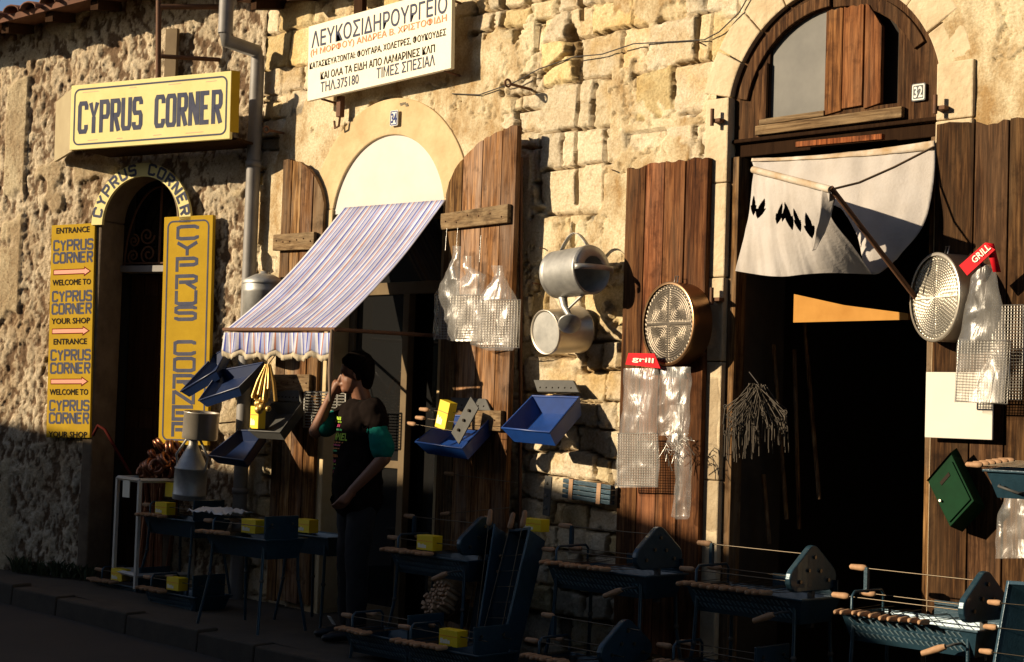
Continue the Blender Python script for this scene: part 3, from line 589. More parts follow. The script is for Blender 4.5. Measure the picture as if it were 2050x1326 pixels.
# wall hooks
for pxy, dd in (((1057, 178), .16), ((572, 268), .16)):
    p = W(*pxy, .0); mb = MB(Matrix.Translation(p)); mb.tube([(0, .03, 0), (0, -.15, .004)], .009, 8); ring = [(0, -.17+.022*math.cos(a), .006+.022*math.sin(a)) for a in [2*PI*i/14 for i in range(15)]]
    mb.tube(ring, .007, 6); part('wall_hook', mb, 'rust', house)
for pxy in ((1095, 500), (1080, 570), (1150, 712), (1410, 90), (1110, 790), (1235, 345)):
    p = W(*pxy, .0); mb = MB(Matrix.Translation(p)); mb.tube([(0, .04, 0), (random.uniform(-.01, .01), -.055, .006)], .0035, 6); part('nail', mb, 'rust', house)
# ------------------------------------------------------------------ the house across the street (its roofline shades the lower wall)
opp = thing('opposite_house', 'house across the street whose roofline shades the foot of the shops', 'building', (-8, -8.2, 0))
mb = MB(); mb.prism([(-15, -.2), (-1.4, -.2), (-1.4, 3.12), (-2.0, 3.38), (-2.7, 3.64), (-4.0, 3.93), (-5.3, 4.20), (-8.3, 4.05), (-15, 4.0)], -13, -8.2); part('walls', mb, 'far_wall', opp)
mb = MB(); mb.prism([(-15, 4.01), (-8.3, 4.06), (-5.25, 4.21), (-3.95, 3.94), (-2.65, 3.65), (-1.3, 3.07), (-1.3, 3.0), (-2.7, 3.57), (-4.0, 3.85), (-5.3, 4.13), (-8.3, 3.98), (-15, 3.93)], -13.2, -8.05); part('roof', mb, 'roof_tile', opp)
for x in (-13, -10.6, -8.2, -5.2):
    w_ = part('window', MB().box(x-.5, x+.5, -8.22, -8.16, 1.1, 2.7), 'cream_paint', opp); part('pane', MB().box(x-.42, x+.42, -8.17, -8.14, 1.18, 2.62), 'glass_dark', w_)
part('door', MB().box(-7.3, -6.3, -8.22, -8.15, 0, 2.3), 'dark_wood', opp)
mb = MB(); mb.prism([(-1.2, -.2), (16, -.2), (16, 11.5), (-1.2, 11.5)], -14, -8.4); op2 = thing('sky_block_house', 'added unseen tall house across the street that blocks sky light', 'building', (5, -8.4, 0)); part('walls', mb, 'far_wall', op2)  # tall house added out of view to block sky and deepen the shade
for x in (0, 3, 6, 9, 12):
    for z in (.9, 3.6, 6.2):
        w_ = part('window', MB().box(x-.5, x+.5, -8.43, -8.36, z, z+1.5), 'cream_paint', op2); part('pane', MB().box(x-.42, x+.42, -8.37, -8.34, z+.08, z+1.42), 'glass_dark', w_)
struct('far_pavement', MB().grid(slab(-15, 8, -8.3, -7.5, .0, 40, 3, .004, 2)), 'pavement')
# ------------------------------------------------------------------ pipes, brackets, cable
ptop = (CX+.03, -.36)
mb = MB(); x1 = CX+.05; zb = W(515, 100, .08).z; zt = W(453, 75, .36).z
mb.tube([(ptop[0], ptop[1], 4.5), (ptop[0], ptop[1], zt+.03)], .052, 14)
p_ = thing('downpipe', 'grey metal rainwater downpipe running down the joint between both houses', 'pipe', (x1, -.09, gz(x1)))
part('outlet', mb, 'pipe_grey', p_); part('elbow', MB().tube([(ptop[0], ptop[1], zt+.06), (ptop[0], ptop[1]+.01, zt-.02), (x1, -.10, zb-.02), (x1, -.09, zb-.10)], .050, 14), 'pipe_grey', p_)
part('pipe', MB().tube([(x1, -.09, zb-.05), (x1, -.09, 1.9), (x1, -.09, .02)], .050, 14), 'pipe_grey', p_)
for z in (3.1, 1.95, .8): part('pipe_clip', MB(Matrix.Translation((x1, -.09, z))).lathe([(.05, -.02), (.058, -.02), (.058, .02), (.05, .02)], 16), 'pipe_grey', p_)
HD = .43
a = L(318, 165, .28); b = L(318, -60, .28)
br = thing('sign_bracket', 'rusty iron bracket holding the hanging yellow box sign below the eave', 'bracket', a)
part('post', MB().tube([a-Vector((0, 0, .1)), b], .02, 10), 'rust', br); c = L(322, 113, .28); e = L(440, 120, .0)
part('arm', MB().tube([c, e], .016, 8), 'rust', br); part('top_arm', MB().tube([L(322, 14, .28), L(445, 14, .0)], .02, 8), 'rust', br)
part('backing_strip', MB(LF(lu(L(342, 80, .05)), .05, L(342, 172, .05).z)).box(-.04, .06, -.01, .02, -.05, .42), 'cream_paint', br)
cab = MB(); cab.tube([W(*q) for q in ((905, 188, .02), (960, 190, .025), (1030, 165, .03), (1080, 138, .028), (1150, 114, .03), (1205, 109, .028), (1268, 88, .03), (1340, 84, .025), (1410, 80, .028), (1440, 64, .03), (1480, 25, .03), (1500, -10, .03))], .0035, 6)
solo('cable', cab, 'cable', 'thin dark electric cable sagging across the stone wall from white sign', 'cable', W(1150, 114, .05))
p = W(682, 205, .08); hk = thing('pulley_hook', 'rusty hook and turnbuckle hanging below the left end of white sign', 'hook', p)
part('shackle', MB(Matrix.Translation(p)).box(-.022, .022, -.02, .02, -.10, .04), 'rust', hk, bevel=.004)
part('hook', MB(Matrix.Translation(p)).tube([(-.0, 0, -.09), (-.01, 0, -.16), (-.05, 0, -.17), (-.06, 0, -.12)], .008, 8), 'rust', hk)
# ------------------------------------------------------------------ signs
def rrect(x0, x1, z0, z1, r, n=5):
    return arc(x1-r, z1-r, r, 90, 0, n)+arc(x1-r, z0+r, r, 0, -90, n)+arc(x0+r, z0+r, r, 270, 180, n)+arc(x0+r, z1-r, r, 180, 90, n)
def border(mb, w, h, ins, th, r):
    o_ = rrect(ins, w-ins, ins, h-ins, r); i_ = rrect(ins+th, w-ins-th, ins+th, h-ins-th, max(.004, r-th))
    k = len(o_); mb.add([(x, -.0015, z) for x, z in o_+i_], [(i, (i+1) % k, k+(i+1) % k, k+i) for i in range(k)])
bl, brr, tl = L(139, 301, HD), L(460, 278, HD), L(137, 172, HD)
w_ = lu(brr)-lu(bl); h_ = tl.z-bl.z
T = LF(lu(bl), HD, bl.z) @ Matrix.Rotation(-math.atan2(brr.z-bl.z, w_), 4, 'Y')
sg = thing('hanging_sign', 'pale yellow hanging box sign with navy lettering below the left eave', 'sign', bl)
part('board', MB(T).box(0, w_, 0, .03, 0, h_), 'sign_pale_yellow', sg, bevel=.004)
mb = MB(T); border(mb, w_, h_, .03, .012, .05); part('border_line', mb, 'sign_navy', sg)
mb = MB(T); word(mb, 'CYPRUS CORNER', .085, .118, .060, .225, .0372, .0335); part('lettering', mb, 'sign_navy', sg)
mb = MB(T)
for x_, z_, l_ in ((.10, h_-.062, .16), (.52, h_-.058, .07), (.86, h_-.060, .12), (1.18, h_-.064, .10), (.16, .058, .10), (.42, .056, .06), (.74, .060, .08), (1.02, .058, .16)): mb.add([(x_, -.001, z_), (x_+l_, -.001, z_+.002), (x_+l_*.9, -.001, z_+.006), (x_+.01, -.001, z_+.005)], [(0, 1, 2, 3)])
part('worn_streaks', mb, 'sign_pink', sg)
wl = lu(L(116, 325, .03)); q0 = T.inverted() @ (LF(wl, .03, bl.z).translation); 
mb = MB(T); mb.hexa([(0, .03, -.0), (.0, .05, 0), (q0.x, q0.y, -.0), (q0.x-.02, q0.y-.02, -.0), (0, .03, h_), (.0, .05, h_), (q0.x, q0.y, h_*.96), (q0.x-.02, q0.y-.02, h_*.96)]); part('side_panel', mb, 'dull_panel', sg)
mb = MB(T); mb.hexa([(w_, .0, .05), (w_+.03, .06, .05), (w_+.02, .07, .05), (w_-.01, .03, .05), (w_, .0, h_+.005), (w_+.03, .06, h_+.005), (w_+.02, .07, h_+.005), (w_-.01, .03, h_+.005)]); part('side_panel', mb, 'sign_yellow', sg)
part('backing', MB(T).box(.05, w_, .08, .40, .005, .02), 'dark_wood', sg)
# vertical entrance board
bl, brr, tl = L(96, 876, .03), L(183, 880, .03), L(107, 452, .03); w_ = lu(brr)-lu(bl); h_ = tl.z-bl.z
T = LF(lu(bl), .05, bl.z) @ Matrix.Rotation(-math.atan2(lu(bl)-lu(tl), h_), 4, 'Y')
sg = thing('entrance_sign', 'narrow yellow board of repeated entrance lines and pink arrows left of doorway', 'sign', bl)
part('board', MB(T).box(0, w_, 0, .03, 0, h_), 'sign_yellow', sg, bevel=.003)
for (y, s) in ((464, 'ENTRANCE'), (568, 'WELCOME TO'), (645, 'YOUR SHOP'), (686, 'ENTRANCE'), (786, 'WELCOME TO'), (870, 'YOUR SHOP')):
    z = h_*(1-(y-452)/424.); ww = w_*(.88 if len(s) > 8 else .76); text('lettering', s, 'sign_black', sg, T @ Matrix.Translation((w_/2, 0, z-.02)), w=ww, h=.042, bold=.028, align='C')
mb = MB(T)
for (y, s) in ((494, 'CYPRUS'), (519, 'CORNER'), (596, 'CYPRUS'), (621, 'CORNER'), (713, 'CYPRUS'), (739, 'CORNER'), (813, 'CYPRUS'), (838, 'CORNER')):
    word(mb, s, w_*.07, h_*(1-(y-452)/424.)-.037, .044, .078, .0200, .0165)
part('lettering', mb, 'sign_navy', sg)
for y in (547, 665, 765):
    z = h_*(1-(y-452)/424.); pl_ = [(.03, z-.021), (w_*.78, z-.021), (w_*.78, z-.037), (w_*.94, z), (w_*.78, z+.037), (w_*.78, z+.021), (.03, z+.021)]
    ar = part('arrow', MB(T).prism(pl_, -.0016, -.0006), 'sign_red_dark', sg)
    cx_, cz_ = w_*.5, z; part('arrow_fill', MB(T).prism([(.037, z-.014), (w_*.80, z-.014), (w_*.80, z-.024), (w_*.91, z), (w_*.80, z+.024), (w_*.80, z+.014), (.037, z+.014)], -.0028, -.0018), 'sign_pink', ar)
# tall stacked-letter board
bl, brr, tl = L(322, 890, .03), L(420, 898, .03), L(334, 436, .03); w_ = lu(brr)-lu(bl); h_ = tl.z-bl.z
T = LF(lu(bl), .06, bl.z) @ Matrix.Rotation(-math.atan2(lu(bl)-lu(tl), h_), 4, 'Y')
sg = thing('tall_sign', 'tall yellow board with stacked navy capitals right of the arched doorway', 'sign', bl)
part('board', MB(T).box(0, w_, 0, .035, 0, h_), 'sign_yellow', sg, bevel=.003)
mb = MB(T); border(mb, w_, h_, .03, .012, .05); part('border_line', mb, 'sign_navy', sg)
mb = MB(T)
for c, y in zip('CYPRUSCORNER', (470, 502, 534, 569, 600, 631, 700, 733, 767, 798, 829, 862)):
    z = h_*(1-(y-437)/455.); word(mb, c, w_*.29, z-.048, w_*.40, .096, 0, .026)
part('lettering', mb, 'sign_navy', sg)
# arched sign over the doorway
sg = thing('arched_sign', 'arched yellow band of navy letters round the top of small doorway', 'sign', LF(-1.03, .05, 2.735).translation)
mb = MB(LF(0)); mb.band(arc(-.985, 2.700, .450, 180, 0, 40), arc(-.985, 2.700, .352, 180, 0, 40), -.06, -.035); part('band', mb, 'sign_pale_yellow', sg)
mb = MB(LF(0))
for i, c in enumerate('CYPRUS CORNER'):
    if c == ' ': continue
    am = R_(167-154*i/12.); cw, chh = .054, .078
    def fx(p, am=am):
        lx = (p[0]/4-.5)*cw; r = .366+(p[1]+.3)/6.6*chh; aa = am-lx/.40; return (-.985+r*math.cos(aa), 2.700+r*math.sin(aa))
    strokes(mb, GL[c], fx, .019, -.0615)
part('lettering', mb, 'sign_navy', sg)
# painted tinsmith's sign
GD = .17
bl, brr, tl = W(615, 203, GD), W(903, 137, GD), W(620, 53, GD); w_ = brr.x-bl.x; h_ = tl.z-bl.z; tlt = math.atan2(brr.z-bl.z, w_)
T = WF(bl.x, GD, bl.z) @ Matrix.Rotation(-tlt, 4, 'Y')
sg = thing('tinsmith_sign', 'white painted sign with black and orange Greek lettering above left shop', 'sign', bl)
part('board', MB(T).box(0, w_, 0, .03, 0, h_), 'sign_white', sg, bevel=.003)
for (s, xl, yl, xr, hh_, mt, bo) in (('ΛΕΥΚΟΣΙΔΗΡΟΥΡΓΕΙΟ', 624, 97, 895, .112, 'sign_navy', .010), ('(Η ΜΟΡΦΟΥ) ΑΝΔΡΕΑ Β. ΧΡΙΣΤΟΦΙΔΗ', 622, 116.5, 894, .056, 'sign_orange', .022),
        ('ΚΑΤΑΣΚΕΥΑΖΟΝΤΑΙ: ΦΟΥΓΑΡΑ, ΧΟΛΕΤΡΕΣ, ΦΟΥΚΟΥΔΕΣ', 620, 141, 893, .050, 'sign_black', .018), ('ΚΑΙ ΟΛΑ ΤΑ ΕΙΔΗ ΑΠΟ ΛΑΜΑΡΙΝΕΣ ΚΛΠ', 642, 160, 870.5, .050, 'sign_black', .018),
        ('ΤΗΛ.375180', 642, 185.5, 718, .068, 'sign_navy', .012), ('ΤΙΜΕΣ ΣΠΕΣΙΑΛ', 754, 158, 870.5, .068, 'sign_navy', .012)):
    p = T.inverted() @ W(xl, yl, GD); xr_ = (T.inverted() @ W(xr, yl-(xr-xl)*.24, GD)).x
    text('lettering', s, mt, sg, T @ Matrix.Translation((p.x, 0, p.z)), w=xr_-p.x, h=hh_, bold=bo)
mb = MB(T)
for x in (.13, w_-.08):
    for z in (0., h_*.9): part('stand_off', MB(T).tube([(x, .02, z), (x, GD-.02, z-.01)], .008, 6), 'rust', sg)
part('hanger', MB(T).box(w_*.30, w_*.36, .04, .08, h_-.2, h_+.55), 'dark_wood', sg)
for (px, py, d, wd_, ht_, num, bgm, fgm, lab) in ((790, 237, .04, .075, .10, '34', 'plate_white', 'plate_blue', 'small white enamel plate numbered 34 on the ochre arch'), (1840, 185, -.01, .075, .085, '32', 'plate_grey', 'plate_white', 'small grey enamel plate numbered 32 on the wooden fanlight')):
    p = W(px, py, d); T = Matrix.Translation(p)
    sg = thing('number_plate', lab, 'number plate', p)
    part('plate', MB(T).prism(rrect(-wd_/2, wd_/2, -ht_/2, ht_/2, .008), -.006, 0), bgm, sg)
    mb = MB(T @ Matrix.Translation((-wd_/2, -.006, -ht_/2))); border(mb, wd_, ht_, .004, .006, .008); part('rim_line', mb, fgm, sg)
    text('numerals', num, fgm, sg, T @ Matrix.Translation((0, -.0062, -ht_*.3)), w=wd_*.62, h=ht_*.6, bold=.03, align='C')
# ------------------------------------------------------------------ striped awning
AD = .86; A0, A1 = W(452, 660, AD), W(668, 660, AD); T0, T1 = Vector((-1.60, -.03, 2.735)), Vector((-.595, -.03, 2.72))
aw = thing('striped_awning', 'blue white and orange striped cloth awning over left shop doorway', 'awning', (-1.15, 0, 2.7))
P = []; U_ = []
for i in range(31):
    t = i/30.; row = []
    for j in range(81):
        s = j/80.; p = T0.lerp(T1, s).lerp(A0.lerp(A1, s), t); p.z -= (.055+.02*math.sin(PI*s))*math.sin(PI*t)+(.006*math.sin(s*23+t*2)+.012*mnoise.noise(Vector((s*6, t*2, 1))))*math.sin(PI*t); row.append(p); U_.append(s+.001)
    P.append(row)
part('cloth', MB().grid(P, True, U_), 'awning_cloth', aw, solid=.003)
P = []; U_ = []; Q = []
for i in range(9):
    t = i/8.; row = []
    for j in range(97):
        s = j/96.; sc = abs(math.sin(PI*s*6)); dr = .105+.030*sc
        p = A0.lerp(A1, s)+Vector((0, -.012-.014*t*math.sin(s*55+1)-.008*math.sin(s*19), -.02-dr*t)); row.append(p); U_.append(s+.001)
    P.append(row)
part('valance', MB().grid(P, True, U_), 'awning_cloth', aw, solid=.002)
Q = [[p.copy() for p in P[-1]], [p+Vector((0, random.uniform(-.006, .004), -.028-random.uniform(0, .012))) for p in P[-1]]]
part('fringe', MB().grid(Q, True), 'fringe', aw, solid=.004)
part('front_bar', MB().tube([A0+Vector((-.02, 0, 0)), A1+Vector((.02, 0, 0))], .013, 10), 'rust', aw)
part('arm', MB().tube([A1, Vector((-.60, -.02, 1.87))], .012, 8), 'rust', aw); part('arm', MB().tube([A0, Vector((-1.75, -.02, 1.88))], .012, 8), 'rust', aw)
part('pull_cord', MB().tube([A1+Vector((0, -.01, 0)), A1+Vector((-.005, -.01, -.24)), A1+Vector((.0, -.01, -.42))], [.012, .016, .006], 7), 'rope', aw)
# ------------------------------------------------------------------ torn canvas canopy of the right shop
def patch(rows, nu, nv, f=None):
    C_ = [[(f or W)(*q) for q in r] for r in rows]
    def cr(p, t):
        k = len(p)-1; x = t*k; i = min(int(x), k-1); u = x-i; a = p[max(i-1, 0)]; b = p[i]; c = p[i+1]; d = p[min(i+2, k)]
        return .5*((2*b)+(c-a)*u+(2*a-5*b+4*c-d)*u*u+(3*b-a-3*c+d)*u**3)
    return [[cr([cr(r, j/nv) for r in C_], i/nu) for j in range(nv+1)] for i in range(nu+1)] if False else [[cr([cr(r, j/nv) for r in C_], i/nu) for j in range(nv+1)] for i in range(nu+1)]
def wrinkle(P, amp, sc):
    for i, r in enumerate(P):
        for j, p in enumerate(r): v_ = Vector((p.x*sc*1.9+p.z*1.5, p.y*2, p.z*sc*.38)); p.y += amp*(.75*mnoise.fractal(v_, 1, 2, 3)+.35*mnoise.noise(p*2.2))*min(1, i/3)
    return P
cn = thing('canvas_canopy', 'torn off-white canvas canopy sagging from the lintel of right shop', 'awning', W(1690, 300, .05))
P = wrinkle(patch([[(1507, 318, .05), (1620, 313, .05), (1750, 300, .05), (1872, 282, .05)], [(1515, 345, .07), (1625, 345, .08), (1745, 355, .10), (1868, 360, .08)], [(1522, 372, .09), (1645, 382, .11), (1738, 430, .18), (1848, 450, .14)], [(1528, 396, .10), (1690, 420, .14), (1738, 545, .28), (1795, 520, .20)]], 30, 40), .022, 4.5)
part('cloth', MB().grid(P), 'canvas', cn, solid=.002)
P2 = [[(P[i][j]+Vector((0, -.006-.012*abs(mnoise.noise(P[i][j]*22)), 0))) for j in range(41)] for i in range(0, 4)]
part('hem', MB().grid(P2), 'canvas_stain', cn, solid=.004)
P = patch([[(1510, 343, .46), (1560, 356, .52), (1615, 369, .58), (1662, 382, .63)], [(1500, 420, .45), (1550, 425, .50), (1605, 430, .54), (1664, 434, .56)], [(1488, 480, .45), (1555, 488, .50), (1630, 490, .50), (1708, 494, .42)], [(1473, 543, .48), (1555, 554, .48), (1640, 547, .44), (1744, 549, .29)]], 180, 220)
P = wrinkle(P, .016, 5); fm = MB(); vs = [p for r in P for p in r]; nc = 221; fs = []
holes = [(1509, 412, 5, 17, .02), (1524, 418, 8, 17, .35), (1561, 428, 6, 18, .25), (1570, 428, 4, 14, .2), (1579, 433, 7, 24, -.28), (1596, 441, 6, 20, -.30), (1620, 452, 9, 22, -.25)]
def proj(p): v = p-CAM; return 1025+FPX*v.dot(CR)/v.dot(CF), 663-FPX*v.dot(CU)/v.dot(CF)
hp_ = [[(W(cx+sl*hh_, cy-hh_, .50), W(cx-sl*hh_, cy+hh_, .52), W(cx+wd, cy, .51)) for cx, cy, wd, hh_, sl in holes]][0]
for i in range(180):
    for j in range(220):
        c = (P[i][j]+P[i+1][j+1])/2; x_, y_ = proj(c); cut = False
        for cx, cy, wd, hh_, sl in holes:
            t_ = (y_-cy)/(hh_*1.2)
            if abs(t_) < 1 and abs(x_-(cx-sl*(y_-cy))) < .95*wd*(1-t_*t_)*(1.25 if t_ > 0 else .8): cut = True
        if not cut: fs.append((i*nc+j, i*nc+j+1, (i+1)*nc+j+1, (i+1)*nc+j))
fm.add(vs, fs, True)
part('front_flap', fm, 'canvas', cn, solid=.002)
ba, bb = W(1508, 340, .47), W(1663, 380, .64)
part('roller', MB().tube([ba, bb], .017, 12), 'canvas_stain', cn)
P = wrinkle(patch([[(1644, 382, .63), (1674, 390, .60)], [(1640, 440, .62), (1660, 445, .57)], [(1630, 475, .60), (1645, 478, .57)], [(1622, 502, .60), (1630, 500, .59)]], 16, 6), .02, 9)
part('loose_end', MB().grid(P), 'canvas', cn, solid=.002)
part('strut', MB().tube([bb+Vector((0, 0, .01)), W(1847, 614, .04)], .013, 8), 'rust', cn)
part('cord', MB().tube([bb, W(1720, 366, .45), W(1790, 335, .25), W(1872, 293, .05)], .006, 6), 'rope', cn)
# ------------------------------------------------------------------ tinware on the wall
def axis_frame(o, z, x=Vector((0, 0, -1))):
    z = z.normalized(); x = (x-z*x.dot(z)).normalized(); y = z.cross(x); m_ = Matrix((x, y, z)).transposed().to_4x4(); m_.translation = o; return m_
c0 = W(1114, 551, .20); T = axis_frame(c0, Vector((1, -.10, .06))); rr = .135; ln = .30
wc = thing('watering_can', 'grey galvanised watering can hung sideways on the stone wall, rose downward', 'watering can', c0)
part('body', MB(T).lathe([(.0, .004), (rr-.008, .0), (rr, .008), (rr, .03), (rr-.002, .034), (rr, .04), (rr, ln-.02), (rr+.004, ln-.01), (rr, ln), (rr-.006, ln), (rr-.006, .01), (0, .01)], 40), 'galvanised', wc)
mb = MB(T); N_ = 20; a_ = [R_(100+160*i/N_) for i in range(N_+1)]
mb.grid([[(rr*math.cos(a)*s_, rr*math.sin(a)*s_, ln+.03*(1-s_)) for a in a_] for s_ in (1.0, .8, .55)]); part('hood', mb, 'galvanised', wc, solid=.002)
mb = MB(T); mb.grid([[(-rr*.15+.015*k, rr*math.cos(PI*i/16)*1.02, ln+.012+.06*math.sin(PI*i/16)) for k in range(3)] for i in range(17)]); part('top_strap', mb, 'galvanised', wc, solid=.003)
mb = MB(T); mb.grid([[(-rr-.085*math.sin(PI*i/14), -.014+.014*k, ln*.15+ln*.75*i/14) for k in range(3)] for i in range(15)]); part('handle', mb, 'galvanised', wc, solid=.003)
s0 = T @ Vector((rr*.9, 0, .05)); s1 = W(1140, 632, .24); s2 = W(1149, 655, .27)
part('spout', MB().tube([s0, s0.lerp(s1, .5)+Vector((0, -.01, -.01)), s1], [.028, .021, .016], 12), 'galvanised', wc)
part('brace', MB().tube([T @ Vector((rr*.98, 0, ln*.75)), s0.lerp(s1, .7)], .008, 6), 'galvanised', wc)
Tr = axis_frame(s1, (Vector((.55, -.55, -.62)))); part('rose', MB(Tr).lathe([(.016, -.01), (.02, .02), (.062, .075), (.066, .08), (.06, .084), (0, .088)], 28), 'galvanised', wc)
p = W(1160, 660, .02); q = W(1090, 664, .275)+Vector((0, 0, -.005)); T = axis_frame(p, q-p); ln = (q-p).length
bs = thing('tin_bucket', 'round shiny tin bucket hung on stone wall with its base outward', 'bucket', p)
part('body', MB(T).lathe([(.130, 0), (.136, .004), (.136, .012), (.131, .016), (.126, ln-.02), (.128, ln-.004), (.124, ln), (.116, ln-.012), (.112, ln-.014), (.09, ln-.012), (.085, ln-.016), (0, ln-.012)], 48), 'tin', bs)
part('base_disc', MB(T).lathe([(.114, ln-.0115), (.0, ln-.0095)], 40), 'galvanised', bs)
def sieve(px, py, pz, rad, dep, yaw, lab, mat_face, mat_rim, cross):
    c = W(px, py, .07); T = WF(c.x, .07, c.z, yaw)
    th = thing('drum_sieve', lab, 'sieve', c)
    ax = T @ Matrix.Rotation(PI/2, 4, 'X')                       # local z out of the wall
    part('rim', MB(ax).lathe([(rad-.006, -.03), (rad, -.03), (rad, dep-.012), (rad+.004, dep-.006), (rad, dep), (rad-.012, dep)], 64), mat_rim, th)
    nr, na = 110, 360; P = []
    for i in range(nr+1):
        r = rad*.955*i/nr; row = []
        for j in range(na+1):
            a = 2*PI*j/na; rn = i/nr; h = 0
            if rn > .90: h = .0025*(math.sin(a*52+math.sin(rn*60)*1.3) > .2)
            elif cross:
                if min(abs(math.sin(a)), abs(math.cos(a)))*rn < .030: h = .003 if int(rn*40) % 2 else .001
                else: h = .0022*(math.sin(rn*2*PI*17) > .1)*(.45+.55*(math.sin(a*74*max(.3, round(rn*17)/17)) > -.1))
            else:
                x_, y_ = abs(math.cos(a))*rn, abs(math.sin(a))*rn
                if y_ < .035 or x_ < .035: h = .002
                elif min(x_, y_) < .085: h = .0015*(math.sin(rn*2*PI*17) > 0)
                else: rr_ = math.hypot(x_-.33, y_-.34) if rn < .72 else rn; h = .0018*(math.sin(rr_*2*PI*17) > 0)*(.6+.4*(math.sin(a*110) > -.3))
            row.append((r*math.cos(a), r*math.sin(a), dep-.012+h+.004*(1-rn*rn)))
        P.append(row)
    part('punched_face', MB(ax).grid(P, True), mat_face, th)
    part('hanger', MB(T).tube([(-.012, -dep*.5, rad-.01), (-.012, -dep*.5+.01, rad+.035), (.012, -dep*.5+.01, rad+.035), (.012, -dep*.5, rad-.01)], .0035, 6), 'wire', th)
sieve(1364, 650, 0, .222, .095, -R_(12), 'large dark punched metal drum sieve hung on the reddish shutter leaf', 'dark_pewter', 'bronze', False)
sieve(1914, 598, 0, .205, .12, -R_(26), 'bright punched tin drum sieve hung beside the dark doorway', 'bright_tin', 'tin', True)
c = W(526, 640, .22); tk = thing('tin_canister', 'tall galvanised canister with conical lid standing behind the striped awning', 'canister', (c.x, -.22, 1.75))
part('body', MB(Matrix.Translation((c.x, -.22, 1.75))).lathe([(0, 0), (.14, 0), (.14, .42), (.145, .43), (.14, .44), (.14, .47), (.138, .48)], 40), 'galvanised', tk)
part('lid', MB(Matrix.Translation((c.x, -.22, 1.75))).lathe([(.146, .478), (.148, .50), (.06, .545), (.03, .55), (.028, .565), (0, .568)], 40), 'galvanised', tk)
part('hook', MB(Matrix.Translation((c.x, -.22, 1.75))).tube([(0, .14, .40), (0, .20, .42)], .01, 6), 'rust', tk)
c = L(402, 852, .32); tp = thing('tin_pot', 'wide shallow shiny tin pot hung in front of the tall yellow board', 'pot', c); T = Matrix.Translation(c) @ Matrix.Rotation(R_(5), 4, 'Y')
part('body', MB(T).lathe([(0, -.095), (.118, -.095), (.122, -.09), (.122, .085), (.128, .09), (.122, .095), (.116, .09), (.116, -.085), (0, -.088)], 40), 'tin', tp); part('handle', MB(T).tube([(-.118, 0, .05), (-.16, 0, .07), (-.16, 0, .0), (-.118, 0, -.01)], .007, 6), 'tin', tp)
c = L(378, 1000, .33); oc = thing('oil_can', 'grey galvanised can with cone shoulder hung below the tin pot', 'can', c); T = Matrix.Translation(c) @ Matrix.Rotation(R_(4), 4, 'Y')
part('body', MB(T).lathe([(0, 0), (.112, 0), (.115, .005), (.113, .03), (.117, .035), (.113, .04), (.113, .21), (.118, .216), (.112, .222), (.036, .375), (.032, .385), (.032, .45), (.036, .455), (.030, .455), (.028, .38), (0, .3)], 40), 'galvanised', oc)
for a_ in (R_(20), R_(200)): part('handle', MB(T).tube([(.112*math.cos(a_), .112*math.sin(a_), .20), (.135*math.cos(a_), .135*math.sin(a_), .30), (.04*math.cos(a_), .04*math.sin(a_), .44)], .009, 6), 'galvanised', oc)
part('hook', MB(T).tube([(.0, .0, .44), (.03, .02, .52), (.05, .3, .55)], .006, 6), 'rust', oc)
# ------------------------------------------------------------------ wire racks and clear bags
def rack_mb(mb, w, h, nx, ny, r=.0018):
    for i in range(nx+1): x = w*i/nx; mb.tube([(x, 0, 0), (x, 0, h)], r*(1.6 if i in (0, nx) else 1), 4, smooth=False)
    for j in range(ny+1): z = h*j/ny; mb.tube([(0, -.004, z), (w, -.004, z)], r*(1.6 if j in (0, ny) else 1), 4, smooth=False)
    return mb
def rack(px0, py0, px1, py1, d, nx, ny, lab, lean=0., yaw=0., rot=0.):
    a = W(px0, py1, d); b = W(px1, py1, d); c = W(px0, py0, d); T = Matrix.Translation(a) @ Matrix.Rotation(yaw, 4, 'Z') @ Matrix.Rotation(rot, 4, 'Y')
    t = thing('grill_rack', lab, 'grill rack', a, 'wire grill racks hung on the shutters')
    w, h = (b.x-a.x), c.z-a.z; m_ = rack_mb(MB(T), w, h, nx, ny); part('mesh_panel', m_, 'wire', t)
    m2_ = MB(T); m2_.tube([(0, 0, 0), (w, 0, 0), (w, 0, h), (0, 0, h), (0, 0, 0)], .004, 5); part('frame', m2_, 'wire', t); return t
